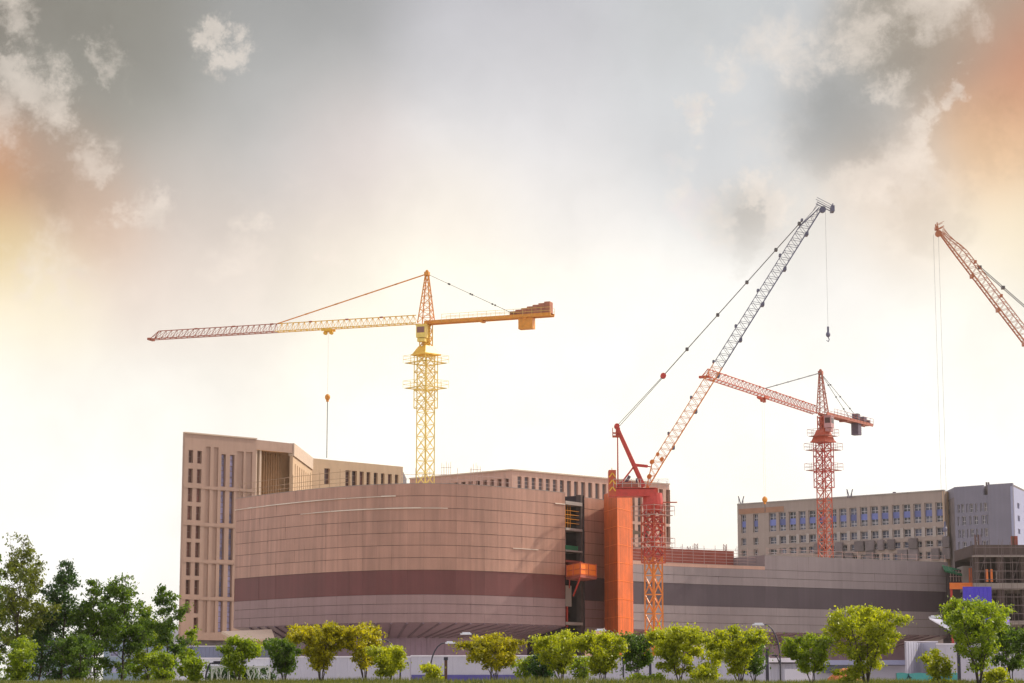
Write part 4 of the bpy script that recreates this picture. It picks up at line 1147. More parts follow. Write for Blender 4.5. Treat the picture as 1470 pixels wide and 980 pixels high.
# curved dark striped hoarding
t = thing('curved_hoarding', (X(1322, 236), 236, 0), 'curved lilac ribbed hoarding in dark and light shades above the teal banner', 'hoarding', 'site hoardings')
m = MB(); z1 = Z(921.5, 236); N_ = 26
pc = []
for i in range(N_+1):
    f = i/N_; px = 1299+(1347-1299)*f; D_ = 236+2.2*math.cos(f*math.pi*2)*(-1)
    pc.append(V2(px, D_, 940))
for i in range(N_):
    o = .07 if i % 2 else 0
    a, b = pc[i], pc[i+1]; m.quad((a.x, a.y-o, 0), (b.x, b.y-o, 0), (b.x, b.y-o, z1), (a.x, a.y-o, z1))
    m.quad((b.x, b.y-o, 0), (b.x, b.y-(.07-o), 0), (b.x, b.y-(.07-o), z1), (b.x, b.y-o, z1))
m.build('panel', M['hoard'], t)
m = MB().beam((pc[0].x, pc[0].y, z1), (pc[-1].x, pc[-1].y, z1), .1); m.build('cap_rail', M['white'], t)
# sheds
SH = thing('site_shed', (X(1125, 228), 229, 0), 'white ribbed site shed with a flat overhanging roof behind the curved street lamp', 'shed')
x0, x1 = X(1104, 228), X(1150, 228)
m = MB(); n = 18
for i in range(n):
    a, b = x0+(x1-x0)*i/n, x0+(x1-x0)*(i+1)/n; o = .05 if i % 2 else 0
    m.box(((a+b)/2, 230-o, Z(951, 228)/2), (b-a-.01, 3, Z(951, 228)))
m.build('wall', M['hoard'], SH)
MB().box(((x0+x1)/2+.3, 229.5, Z(947.5, 228)), (x1-x0+1.0, 4.4, .42)).build('roof', M['white'], SH)
MB().box(((x0+x1)/2, 228.4, Z(951.5, 228)), (x1-x0+.1, .1, .12)).build('gutter', M['pole'], SH)
SH2 = thing('site_shed', (X(1195, 240), 240, 0), 'long low violet white site shed behind the trees in the right half', 'shed')
x0, x1 = X(1151, 240), X(1300, 240)
MB().box(((x0+x1)/2, 242, Z(955, 240)/2), (x1-x0, 4, Z(955, 240))).build('wall', M['hoard'], SH2)
MB().box(((x0+x1)/2, 241.6, Z(951, 240)), (x1-x0+.6, 5.4, .5)).build('roof', M['bluegrey_light'], SH2)
MB().box((X(1208, 238), 239.4, Z(960, 240)), (4, .06, .9)).build('window', M['glass'], SH2)
SH3 = thing('container_office', (X(1030, 250), 250, 0), 'pale blue container office above the hoarding right of the orange crane mast', 'container')
MB().box((X(1030, 250), 252, Z(930, 250)/2), (3.0, 3, Z(930, 250))).build('body', M['hoardw'], SH3)
MB().box((X(1030, 250), 252, Z(930, 250)+.15), (3.3, 3.3, .3)).build('roof', M['white'], SH3)
MB().box((X(1030, 250), 250.45, Z(938.5, 250)), (2.6, .06, .8)).build('window', M['glass'], SH3)
PN = MB().box((X(1146, 226), 226.6, Z(960, 226)/2), (2.9, .12, Z(960, 226)))
PN.box((X(1146, 226), 226.5, .2), (2.9, .5, .3))
tag(PN.build('white_board', M['hoardw'], loc=(X(1146, 226), 226.6, 0)), 'plain pale board leaning before the ribbed site shed', 'board')
SO = MB(); ro = random.Random(2)
x0 = X(1188, 222); x1 = X(1222, 222)
for i in range(9):
    for j in range(4):
        x = x0+(x1-x0)*i/8; y = 219+j*1.1; SO.ball((x+ro.uniform(-.2, .2), y, 2.5+1.9*math.sin(math.pi*(i+.6)/9.3)*math.sin(math.pi*(j+1)/5)-.9), .95+ro.uniform(-.15, .2), 9, 6, .9)
SO.prism([(x0-.9, 218), (x1+.9, 218), (x1+.9, 223.2), (x0-.9, 223.2)], 0, 2.2)
tag(SO.build('soil_heap', M['orangebar'], loc=((x0+x1)/2, 221, 0), smooth=True), 'orange brown soil heap half hidden behind trees right of centre', 'soil heap')
# teal banner
TB = thing('banner_fence', (X(1331, 150), 150, 0), 'teal cloth banner fence with dark lettering at the foot of the curved hoarding', 'banner')
x0, x1 = X(1287, 165, 970), X(1377, 165, 970); zt_, zb_ = Z(966, 165), Z(981, 165)
m = MB(); n = 24
for i in range(n):
    a, b = x0+(x1-x0)*i/n, x0+(x1-x0)*(i+1)/n; ya, yb = 165+.05*math.sin(i*1.1), 165+.05*math.sin((i+1)*1.1)
    m.quad((a, ya, zb_), (b, yb, zb_), (b, yb, zt_+.03*math.sin(i*.9+.9)), (a, ya, zt_+.03*math.sin(i*.9)))
m.build('cloth', M['teal'], TB)
m = MB()
for i in range(6): m.box((x0+(x1-x0)*i/5, 165.12, zt_/2), (.07, .07, zt_))
m.build('post', M['scaff_dark'], TB)
m = MB(); rl = random.Random(11)
xx = X(1333, 165, 970)
for i in range(9):          # unreadable dark lettering, as in the photograph
    h = .16+.07*rl.random(); zc_ = Z(974.5, 165)+.015*i
    m.box((xx+i*.19, 164.9, zc_), (.03, .02, h)); m.box((xx+i*.19+.05, 164.9, zc_+(.06 if i % 2 else -.06)), (.09, .02, .03))
    if i % 3: m.box((xx+i*.19+.10, 164.9, zc_-.02), (.03, .02, h*.7))
xf = X(1303.5, 165, 970)
m.beam((xf, 164.9, Z(967.5, 165)), (xf+.14, 164.9, Z(974, 165)), .07); m.beam((xf+.02, 164.9, Z(970, 165)), (xf-.12, 164.9, Z(974.5, 165)), .05); m.beam((xf+.05, 164.9, Z(970.5, 165)), (xf+.26, 164.9, Z(973, 165)), .05)
m.build('lettering', M['ink'], TB)
# ivory cut panel screen with branching pattern
for (q0, q1, lab) in ((304, 328, 'narrow ivory cut metal screen panel with branch pattern, left one of the pair'), (329, 387, 'wide ivory cut metal screen panel with branch pattern under the flat topped tree')):
    t = thing('screen_panel', (X((q0+q1)/2, 130), 130, 0), lab, 'screen', 'ivory cut metal screens')
    x0, x1 = X(q0, 130, 960), X(q1, 130, 960); z1 = Z(957, 130)
    m = MB().box(((x0+x1)/2, 130, z1), (x1-x0, .08, .08))
    for x in (x0, x1): m.box((x, 130, z1/2), (.08, .08, z1))
    m.build('frame', M['lattice'], t)
    m = MB(); rp = random.Random(int(q0)); nst = max(4, int((x1-x0)/.26))
    for i in range(nst):
        x = x0+(x1-x0)*(i+.5)/nst; z = 0.3; pts = [(x, z)]
        while z < z1-.1:
            z += rp.uniform(.22, .4); x2 = min(x1-.05, max(x0+.05, pts[-1][0]+rp.uniform(-.14, .14))); pts.append((x2, min(z, z1-.05)))
        for (xa_, za_), (xb_, zb2) in zip(pts, pts[1:]):
            m.beam((xa_, 130, za_), (xb_, 130, zb2), .07, .04)
            if rp.random() < .85:
                m.beam((xa_, 130.01, za_), (min(x1, max(x0, xa_+rp.choice((-1, 1))*.2)), 130.01, min(z1-.05, za_+.4)), .05, .03)
    m.build('branch_pattern', M['lattice'], t)
# canopy roof by the stone tower
CN = thing('entrance_canopy', (X(320, 296), 297, 0), 'thin folded entrance canopy at the foot of the stone tower', 'canopy')
a, b, c_ = P(318, 906, 292), P(340, 917, 288), P(395, 917, 297)
m = MB().poly([a, b, c_, P(390, 903, 312)]); m.poly([a-Vector((0, 0, .3)), P(390, 903, 312)-Vector((0, 0, .3)), c_-Vector((0, 0, .3)), b-Vector((0, 0, .3))])
m.quad(a, a-Vector((0, 0, .3)), b-Vector((0, 0, .3)), b).quad(b, b-Vector((0, 0, .3)), c_-Vector((0, 0, .3)), c_); m.build('roof', M['cream'], CN)
m = MB()
for px in (342, 365, 390): m.beam((X(px, 294), 296, 0), (X(px, 294), 296, Z(916, 296)), .25)
m.build('column', M['gfwall'], CN)
# far block at left
for i, (p0, p1, D_, yt, lab) in enumerate(((150, 248, 700, 897, 'distant pale blue apartment block glimpsed between the trees at left'), (20, 120, 800, 915, 'far pale blue low block behind the leftmost trees'))):
    t = thing('distant_building', (X((p0+p1)/2, D_), D_, 0), lab, 'building')
    A, B = V2(p0, D_, 900), V2(p1, D_+6, 900); zt = Z(yt, D_)
    rr = []
    L = (B-A).length
    for k in range(int(L/5)):
        for z in range(4, int(zt)-3, 5): rr.append((2+k*4.6, 4.6+k*4.6, z, z+2.2))
    rr = [r for r in rr if r[1] < L-1][-90:]
    wall_sheet('wall', M['far'], t, A, B, 0, zt, rr, .4)
    for r in rr[-40:]: window(t, A, B, r, .4, M['glass_blue'], M['frame'], 1, (), .15)
    body(t, [(A.x+.1, A.y+.5), (B.x-.1, B.y+.5), (B.x, D_+25), (A.x, D_+25)], 0, zt-.1, M['bluegrey'])
# roof equipment on the office building and skyline bits
def antenna(px, y0, y1, D, label, kind):
    b = P(px, y1, D); m = MB(); h = P(px, y0, D).z-b.z
    if kind == 'v':
        for s_ in (-1, 1): m.beam((b.x+.1*s_, b.y, b.z-.5), (b.x+s_*.7, b.y, b.z+h), .22); m.beam((b.x+.5*s_, b.y+.5, b.z-.5), (b.x+s_*.6, b.y+.5, b.z+h*.9), .12)
    elif kind == 'tank':
        m.tube([(b.x, b.y, b.z-.5), (b.x, b.y, b.z+h)], .4, 10); m.box((b.x-1.4, b.y, b.z), (.5, .5, h))
    else:
        mast(m, (b.x, b.y), b.z-.6, b.z+h, .6, 0, .8, .07, .05)
    return m
for args, nm, lab in (((1220, 702, 711.5, 535), 'antenna', 'V shaped pair of rooftop antennas on the beige offices right of the red crane'), ((1064, 712, 721, 560), 'antenna', 'small upright pair of antennas at the left roof corner of the beige offices')):
    b = P(args[0], args[2], args[3])
    tag(antenna(*args, lab, 'v').build(nm, M['ballast_grey'], loc=tuple(b)), lab, 'antenna', 'rooftop antennas')
b = P(1284, 711, 532)
tag(antenna(1284, 706, 710.5, 532, '', 'tank').build('roof_vent', M['ballast_grey'], loc=tuple(b)), 'small round roof vent on the beige offices near their right end', 'vent')
for px, y0, lab in ((989, 784, 'faint thin lattice stub, leftmost on the far skyline between the buildings'), (999.5, 780, 'tallest of the thin lattice stubs on the far skyline'), (1041, 781, 'thin lattice stub on the far skyline nearest the beige offices')):
    b = P(px, 797, 420); m = antenna(px, y0, 799, 420, '', 'l'); m.beam((b.x, b.y, 0), (b.x, b.y, b.z), .6)
    tag(m.build('lattice_stub', M['scaff'], loc=(b.x, b.y, 0)), lab, 'mast', 'lattice stubs on the skyline')
for px, D_, y0, y1, lab in ((640.5, 345, 661, 690, 'pair of thin starter bars on the roof just right of the yellow mast'), (683, 345, 664, 692, 'cluster of thin starter bars on the roof between yellow mast and long building')):
    m = MB(); rj = random.Random(int(px)); b = P(px, y1+12, D_)
    for i in range(5):
        x = b.x+(i-2)*.33; m.beam((x, b.y, ZP-3.2), (x+rj.uniform(-.05, .05), b.y, P(px, y0+rj.uniform(0, 8), D_).z), .05)
    m.beam((b.x-.8, b.y, P(px, y0+10, D_).z), (b.x+.8, b.y, P(px, y0+10, D_).z), .05)
    tag(m.build('rebar_cluster', M['scaff'], loc=tuple(b)), lab, 'rebar', 'starter bars on the roof')

# ------------------------------------------------------------------ street lamps
def lamp(px, py, base_px, D, label, arm=True, headm='lamphead', second=None, z_off=0):
    base = Vector((X(base_px, D, 975), D, 0)); hd = P(px, py, D)
    t = thing('street_lamp', base, label, 'street lamp', 'curved street lamps along the street')
    pts = []; 
    s = 1 if hd.x < base.x else -1
    H = hd.z
    for k in range(13):
        f = k/12
        if f < .5: pts.append(Vector((base.x, D, H*.62*f*2)))
        else:
            g_ = (f-.5)*2; a_ = g_*math.pi/2
            pts.append(Vector((base.x+(hd.x-base.x)*(1-math.cos(a_))*.95, D, H*.62+H*.38*math.sin(a_)*(1) )))
    m = MB().tube(pts, [.085-.045*k/12 for k in range(13)], 8); m.build('pole', M['pole'], t, smooth=True)
    e = pts[-1]
    m = MB().box(e+Vector((-s*.45, 0, -.02)), (.85, .28, .10)).box(e+Vector((-s*.42, 0, .07)), (.6, .2, .08)); m.build('lamp_head', M[headm], t)
    if second:
        q = P(second[0], second[1], D)
        q0 = Vector((base.x, D, q.z-.7)); m = MB().tube([q0, (q0+q)/2+Vector((0, 0, .2)), q], [.05, .045, .04], 6); m.box(q, (.45, .2, .1)); m.build('side_lamp', M['pole'], t)
    return t
lamp(1096, 896, 1120.5, 165, 'dark curved street lamp with white head in front of the grey wing, right of centre', second=(1112, 941))
lamp(640, 922.5, 617.5, 165, 'dark curved street lamp leaning right over the white hoarding', second=(610.5, 954))
lamp(547, 918, 574.5, 165, 'street lamp half hidden by golden trees, only its pole foot and white head showing', second=(582, 951.5))
lamp(676, 909.5, 705, 168, 'street lamp whose white head shows above the wide golden tree')
lamp(869.5, 904.5, 895, 168, 'street lamp whose white head shows below the orange shaft')
lamp(1350, 885.5, 1376, 160, 'dark street lamp in front of the tilted white awning at right')
lamp(304, 951.5, 294.5, 130, 'short dark lamp beside the ivory screen panels at left', headm='pole')
def post(px, y0, D, w, m_, name, label, cat, extra=None):
    t = thing(name, (X(px, D, 970), D, 0), label, cat)
    z1 = Z(y0, D); MB().box((X(px, D, 970), D, z1/2), (w, w, z1)).build('post', M[m_], t)
    MB().box((X(px, D, 970), D, z1+.08), (w*1.4, w*1.4, .16)).build('cap', M['pole'], t)
    if extra: extra(t, X(px, D, 970), D, z1)
    return t
post(640, 947.5, 120, .16, 'brown', 'bollard_post', 'brown square post before the white hoarding beside the curved lamp', 'post')
post(1101.5, 935, 150, .2, 'pole', 'utility_post', 'plain dark upright post between the last lime tree and the curved lamp', 'post')
post(1377, 934, 150, .2, 'pole', 'utility_post', 'plain dark upright post among the stems of the rightmost tree', 'post')
post(933.5, 941, 150, .16, 'pole', 'signal_post', 'dark signal post with orange red plates standing before the orange crane mast', 'signal post',
     lambda t, x, D, z: (MB().box((x-.25, D-.1, z+.35), (.35, .1, .5)).box((x+.1, D-.12, z+.9), (.3, .08, .3)).build('plate', M['redorange'], t), MB().box((x, D-.1, z-.15), (.35, .2, .35)).build('signal_head', M['slate'], t)))
post(459, 954, 150, .12, 'pole', 'sign_post', 'thin dark post among the golden trees', 'post')

# ------------------------------------------------------------------ trees
def tree(px, ytop, half_px, D, leafm, seed, label, group, kind='vase', name='young_tree', ybase=986, nl=5200, leaf=.056, stems=5, cb=.42, cat='tree'):
    rt = random.Random(seed*7+1); gs = rt.gauss; un = rt.uniform
    bx = X(px, D, 960); bz = gz(bx, D)+.1*math.sin(bx*.21+D*.3) - .05
    H = P(px, ytop, D).z-bz; W = half_px/F*D
    t = thing(name, (bx, D, bz), label, cat, group)
    tr = MB(); base = Vector((bx, D, bz)); pts_l = []
    ph = [un(0, 6.28) for _ in range(4)]
    def env(f, a):
        "crown half width at height fraction f in direction a"
        if kind == 'tall': q = (min(1, (f-cb)/.22+.15))*(1-max(0, f-.38)/.66)**.6 if f > cb else 0
        elif kind == 'flat': q = max(0, (f-cb)/(1-cb))**.55*(1 if f < .93 else 1-(f-.93)*6)
        else:
            g_ = max(0, (f-cb*.6)/(1-cb*.6)); q = min(1, .22+1.25*g_)*(1 if g_ < .66 else max(.12, 1-((g_-.66)/.36)**1.7))
        q *= 1+.28*math.sin(2*a+ph[0]+f*5)+.20*math.sin(3*a+ph[1]-f*9)+.14*math.sin(f*23+ph[2]+a)
        return max(.04, W*q*(1.38 if kind != 'tall' else 1.28))
    def inside(p):
        f = (p.z-base.z)/H
        if f > 1.02 or f < .03: return False
        dx, dy = p.x-base.x, p.y-base.y
        return math.hypot(dx, dy) < env(f, math.atan2(dy, dx))*1.15
    def spray(p, d, L, r0, depth):
        n = max(2, int(L/.16)); q = p.copy(); path = [p.copy()]; dd = d.copy()
        for i in range(n):
            dd = (dd+Vector((gs(0, .12), gs(0, .12), gs(.02, .08)))).normalized(); q = q+dd*L/n
            if not inside(q) and i > 0: break
            path.append(q.copy())
        if len(path) < 2: return
        tr.tube(path, [max(.004, r0*(1-i/len(path))) for i in range(len(path))], 4 if depth < 2 else 5, cap=False)
        m_ = len(path)
        for i in range(1, m_):
            if depth == 0 or i > m_*.45:
                pts_l.append((path[i], .07+.09*rt.random())); pts_l.append((path[i].lerp(path[i-1], .5), .08))
        if depth > 0:
            k = max(2, int(L/(.17 if depth == 1 else .24)))
            for j in range(k):
                f = .22+.75*(j+rt.random())/k; i = min(m_-2, int(f*(m_-1))); pp = path[i].lerp(path[i+1], rt.random())
                a = un(0, 6.28); side = dd.orthogonal().normalized(); side = Matrix.Rotation(a, 3, dd) @ side; side.z *= .55
                nd = (dd*un(.45, .9)+side*1.0+Vector((0, 0, .12))).normalized()
                spray(pp, nd, L*un(.28, .5), r0*.5, depth-1)
    if kind == 'tall':
        lean = Vector((gs(0, .012), gs(0, .012), 0)); n = 14
        tp = [base+lean*H*(k/n)**2*3+Vector((gs(0, .02), gs(0, .02), H*.97*k/n)) for k in range(n+1)]; tp[0] = base
        tr.tube(tp, [max(.012, .0125*H*(1-k/(n+.6))) for k in range(n+1)], 7)
        nb_ = int(H*5.5)
        for i in range(nb_):
            f = cb+(1-cb)*(i+rt.random())/nb_; f = min(.985, f); k = min(n-1, int(f*n/.97)); p = tp[k].lerp(tp[k+1], min(1, f*n/.97-k))
            a = i*2.4+un(-.6, .6); L = env(f, a)*un(.7, 1.15); el = un(.35, .9)+.5*f
            spray(p, Vector((math.cos(a), math.sin(a), el)).normalized(), max(.3, L), .014+.012*(1-f), 1 if L < 1.0 else 2)
    else:
        for s_ in range(stems):
            a = s_*6.283/stems+un(-.4, .4); reach = env(.7 if kind == 'vase' else .85, a)*un(.45, .8)*(1 if s_ else .15)
            hh = H*un(.8, .97); n = 9; sp = []
            for k in range(n+1):
                f = k/n; e = f**(1.35 if kind == 'vase' else 1.1); sp.append(base+Vector((math.cos(a)*(.04+reach*e)+gs(0, .02), math.sin(a)*(.04+reach*e)+gs(0, .02), hh*f)))
            sp[0] = base+Vector((math.cos(a)*.04, math.sin(a)*.04, 0))
            tr.tube(sp, [max(.007, .042*(H/4)*(1-k/(n+1))) for k in range(n+1)], 6)
            nb_ = int(hh*4.2)
            for i in range(nb_):
                f = cb*.75+(1-cb*.75)*(i+rt.random())/nb_; f = min(.99, f); k = min(n-1, int(f*n)); p = sp[k].lerp(sp[k+1], f*n-k)
                a2 = a+gs(0, 1.4); L = max(.25, env(p.z/H-base.z/H, a2)*un(.35, .8)); el = un(.2, .9) if kind == 'vase' else un(.0, .25)
                spray(p, Vector((math.cos(a2), math.sin(a2), el)).normalized(), L, .014, 1)
    tr.build('trunk', M['bark'], t, smooth=True)
    lf = MB(); nl = int(nl*(1.55 if kind != 'tall' else 1.1))
    # thin some sides out so that gaps open in the crown
    keep = []
    for p, cr in pts_l:
        g_ = math.sin(p.x*2.9+ph[0])*math.sin(p.z*3.3+ph[1])*math.sin(p.y*2.3+ph[3])
        if rt.random() < .97 if g_ > -.05 else rt.random() < .22: keep.append((p, cr))
    per = nl/max(1, len(keep))
    for p0, cr in keep:
        k = int(per)+(1 if rt.random() < per-int(per) else 0)
        for q in range(k):
            p = p0+Vector((gs(0, cr), gs(0, cr), gs(-.01, cr*.7)))
            nn = Vector((gs(0, .8), gs(-.15, .8), gs(.5, .6))).normalized()
            ta = nn.cross(Vector((gs(0, 1), gs(0, 1), gs(0, .5)))).normalized(); tb = nn.cross(ta)
            z_ = leaf*un(.7, 1.35)*(1.25 if kind == 'tall' else 1.05)
            lf.poly([p-ta*z_, p+tb*z_*.55-ta*z_*.1, p+ta*z_, p-tb*z_*.55+ta*z_*.05])
    lf.build('crown', M[leafm], t)
    return t
TG = 'tall trees at the left edge'; YG = 'young trees along the grass strip'
tall = dict(kind='tall', name='tall_tree')
tree(22, 770, 48, 108, 'leaf_gold', 1, 'tallest tree at the left edge with a sparse bronze green top', TG, nl=7500, cb=.12, **tall)
tree(-12, 800, 34, 112, 'leaf_mid', 2, 'mid green tree cut by the left border of the view', TG, nl=6500, cb=.05, **tall)
tree(89, 810, 42, 111, 'leaf_dark', 3, 'dark green tree with a dense rounded top, second tall one from the left', TG, nl=8500, cb=.1, **tall)
tree(136, 835, 42, 110, 'leaf_mid', 4, 'mid green tree between the dark round topped tree and the pointed one', TG, nl=8000, cb=.1, **tall)
tree(176, 828, 44, 109, 'leaf_mid', 5, 'pointed tall tree with a thin bare stem showing near its foot', TG, nl=8500, cb=.12, **tall)
tree(213, 872, 30, 112, 'leaf_green', 6, 'shorter fresh green tree left of the slim isolated tree', TG, nl=5500, cb=.05, **tall)
tree(243, 842, 27, 107, 'leaf_mid', 7, 'slim tree standing against the corner of the stone tower', TG, nl=4600, cb=.14, **tall)
tree(272, 905, 20, 110, 'leaf_green', 8, 'small light green tree at the foot of the stone tower corner', TG, nl=2600, cb=.1, **tall)
tree(55, 855, 42, 115, 'leaf_dark', 9, 'dark tree filling the gap behind the tallest left tree', TG, nl=7000, cb=.05, **tall)
tree(112, 908, 30, 104, 'leaf_mid', 10, 'low lime shrub tree in front of the dark round topped tree', TG, kind='vase', name='low_tree', nl=5000, cb=.05)
tree(28, 918, 34, 104, 'leaf_green', 21, 'low yellow green shrub tree in the bottom left corner', TG, kind='vase', name='low_tree', nl=5600, cb=.05)
tree(236, 935, 22, 102, 'leaf_green', 25, 'low lime shrub tree at the foot of the slim tree', TG, kind='vase', name='low_tree', nl=3400, cb=.03)
tree(282, 944, 20, 95, 'leaf_green', 26, 'small bright green bush beside the short dark lamp', YG, nl=2400, cb=.15, stems=3)
tree(342, 920, 38, 95, 'leaf_green', 30, 'flat topped bright green tree above the ivory screens', YG, kind='flat', nl=5600, cb=.45)
tree(408, 912, 27, 98, 'leaf_mid', 31, 'greener tree between the flat topped tree and the first golden tree', YG, nl=4200)
tree(462, 896, 40, 93, 'leaf_olive', 32, 'broad golden tree, the largest of the golden ones', YG, nl=8200, cb=.36)
tree(524, 897, 30, 94, 'leaf_olive', 33, 'upright golden tree right of the broadest golden tree', YG, nl=5400)
tree(560, 926, 27, 92, 'leaf_lime', 34, 'low rounded yellow tree with one branch reaching right', YG, nl=4200, cb=.38)
tree(622, 953, 19, 95, 'leaf_lime', 35, 'small yellow green shrub at the foot of the curved lamp', YG, nl=1900, cb=.1, stems=3)
tree(712, 915, 43, 92, 'leaf_olive', 36, 'wide golden tree standing alone in front of the indigo stripe', YG, nl=6800, cb=.42)
tree(752, 942, 18, 99, 'leaf_green', 37, 'thin small green tree just right of the lone wide golden tree', YG, nl=1500)
tree(780, 938, 21, 98, 'leaf_dark', 38, 'small dark green tree beside the lone golden tree', YG, nl=3000, cb=.1)
tree(805, 908, 34, 92, 'leaf_lime', 39, 'lime tree below the open building shaft', YG, nl=4600, cb=.42)
tree(866, 907, 37, 91, 'leaf_lime', 40, 'dense rounded lime tree below the orange shaft', YG, nl=7400, cb=.42)
tree(914, 908, 30, 97, 'leaf_mid', 41, 'mid green tree in front of the orange crane mast', YG, nl=4200)
tree(835, 940, 20, 99, 'leaf_green', 42, 'thin open tree with bare stems between two lime trees', YG, nl=1200)
tree(976, 900, 46, 91, 'leaf_lime', 43, 'big rounded fresh green tree right of the orange crane mast', YG, nl=9000, cb=.38)
tree(1018, 925, 20, 95, 'leaf_lime', 44, 'low leafy side tree between the big rounded tree and the tall lime tree', YG, nl=2400, cb=.15)
tree(1062, 893, 34, 92, 'leaf_lime', 45, 'tall lime tree left of the curved street lamp', YG, nl=6000, cb=.36)
tree(1083, 915, 26, 100, 'leaf_mid', 46, 'darker green tree behind the tall lime tree', YG, nl=3600)
tree(1166, 910, 36, 92, 'leaf_green', 47, 'spreading fresh green tree right of the curved street lamp', YG, nl=5200, cb=.42, kind='vase')
tree(1243, 869, 54, 90, 'leaf_lime', 48, 'largest lime tree with a tall uneven crown in the right half', YG, nl=10500, cb=.34, stems=6)
tree(1406, 860, 50, 89, 'leaf_green', 49, 'large leafy tree before the blue sheet screen at right', YG, nl=8800, cb=.34, stems=6)
tree(1452, 900, 36, 94, 'leaf_mid', 50, 'mid green tree at the right border', YG, nl=5200, cb=.36)
tree(1352, 932, 19, 90, 'leaf_lime', 51, 'small yellow green sapling left of the rightmost large tree', YG, nl=1700, cb=.15, stems=3)
tree(325, 952, 34, 134, 'leaf_dark', 90, 'dark hedge tree behind the left half of the ivory screens', 'dark shrubs behind the ivory screens', nl=7000, cb=.0, name='shrub', cat='shrub')
tree(368, 952, 34, 134, 'leaf_dark', 91, 'dark hedge tree behind the right half of the ivory screens', 'dark shrubs behind the ivory screens', nl=7000, cb=.0, name='shrub', cat='shrub')
rsd = random.Random(77)
sh_spots = [(915, 968, 'low green bush at the foot of the signal post, left of it'), (948, 969, 'low green bush at the foot of the signal post, right of it'), (1005, 962, 'low yellow bush right of the big rounded tree'), (1215, 962, 'low yellow green bush at the foot of the largest lime tree, on its left'), (1430, 962, 'low bush between the two rightmost trees')]
for i, (px, y, lab) in enumerate(sh_spots):
    tree(px, y, 20, 90, 'leaf_lime' if i > 1 else 'leaf_green', 60+i, lab, 'low bushes in the grass', nl=1500, cb=.0, stems=3, name='bush', cat='bush')

# ------------------------------------------------------------------ haze added for a warm glow
hm_ = bpy.data.materials.new('glow_haze'); hm_.use_nodes = True; hn = hm_.node_tree; hn.nodes.remove(hn.nodes['Principled BSDF'])
pv = hn.nodes.new('ShaderNodeVolumePrincipled'); pv.inputs['Color'].default_value = (1, .91, .80, 1); pv.inputs['Density'].default_value = .00009; pv.inputs['Anisotropy'].default_value = .6
hn.links.new(pv.outputs[0], hn.nodes['Material Output'].inputs['Volume'])
tag(MB().box((0, 1500, 49), (7000, 4200, 100)).build('haze', hm_, loc=(0, 1500, -1)), 'thin warm haze added over the site in place of the flare glow', 'haze', kind='stuff')

# ------------------------------------------------------------------ light and sky
sd = Vector((.64, .38, .66)).normalized()            # towards the sun
elev = math.asin(sd.z); rot = math.atan2(sd.x, sd.y)
sl = bpy.data.lights.new('sun', 'SUN'); sl.energy = 4.0; sl.angle = R(.6); sl.color = (1, .90, .76)
so = bpy.data.objects.new('sun', sl); col.objects.link(so); so.rotation_euler = sd.to_track_quat('Z', 'Y').to_euler(); so.location = (60, -20, 90)

w = bpy.data.worlds.new('World'); scene.world = w; w.use_nodes = True
nt = w.node_tree; N = nt.nodes; L = nt.links; bg = N['Background']; bg.inputs['Strength'].default_value = 0.1
tc = N.new('ShaderNodeTexCoord'); nv = N.new('ShaderNodeVectorMath'); nv.operation = 'NORMALIZE'; L.new(tc.outputs['Generated'], nv.inputs[0]); DIR = nv.outputs['Vector']
sky = N.new('ShaderNodeTexSky'); sky.sky_type = 'NISHITA'; sky.sun_disc = False; sky.sun_elevation = elev; sky.sun_rotation = rot
sky.air_density = 1; sky.dust_density = 2.5; sky.ozone_density = 1
def vmath(op, *a):
    q = N.new('ShaderNodeVectorMath'); q.operation = op
    for i, x in enumerate(a):
        if hasattr(x, 'links'): L.new(x, q.inputs[i])
        else: q.inputs[i].default_value = x
    return q
def fm(op, *a, clamp=False):
    q = N.new('ShaderNodeMath'); q.operation = op; q.use_clamp = clamp
    for i, x in enumerate(a):
        if hasattr(x, 'links'): L.new(x, q.inputs[i])
        else: q.inputs[i].default_value = x
    return q.outputs[0]
def blob(px, py, r, src=None):
    "gaussian patch of the sky around a fixed compass direction and height"
    d = ray(px, py).normalized(); s = r/F
    dt = vmath('DISTANCE', src or DIR, tuple(d)).outputs['Value']
    return fm('EXPONENT', fm('MULTIPLY', fm('MULTIPLY', dt, dt), -.5/(s*s)))
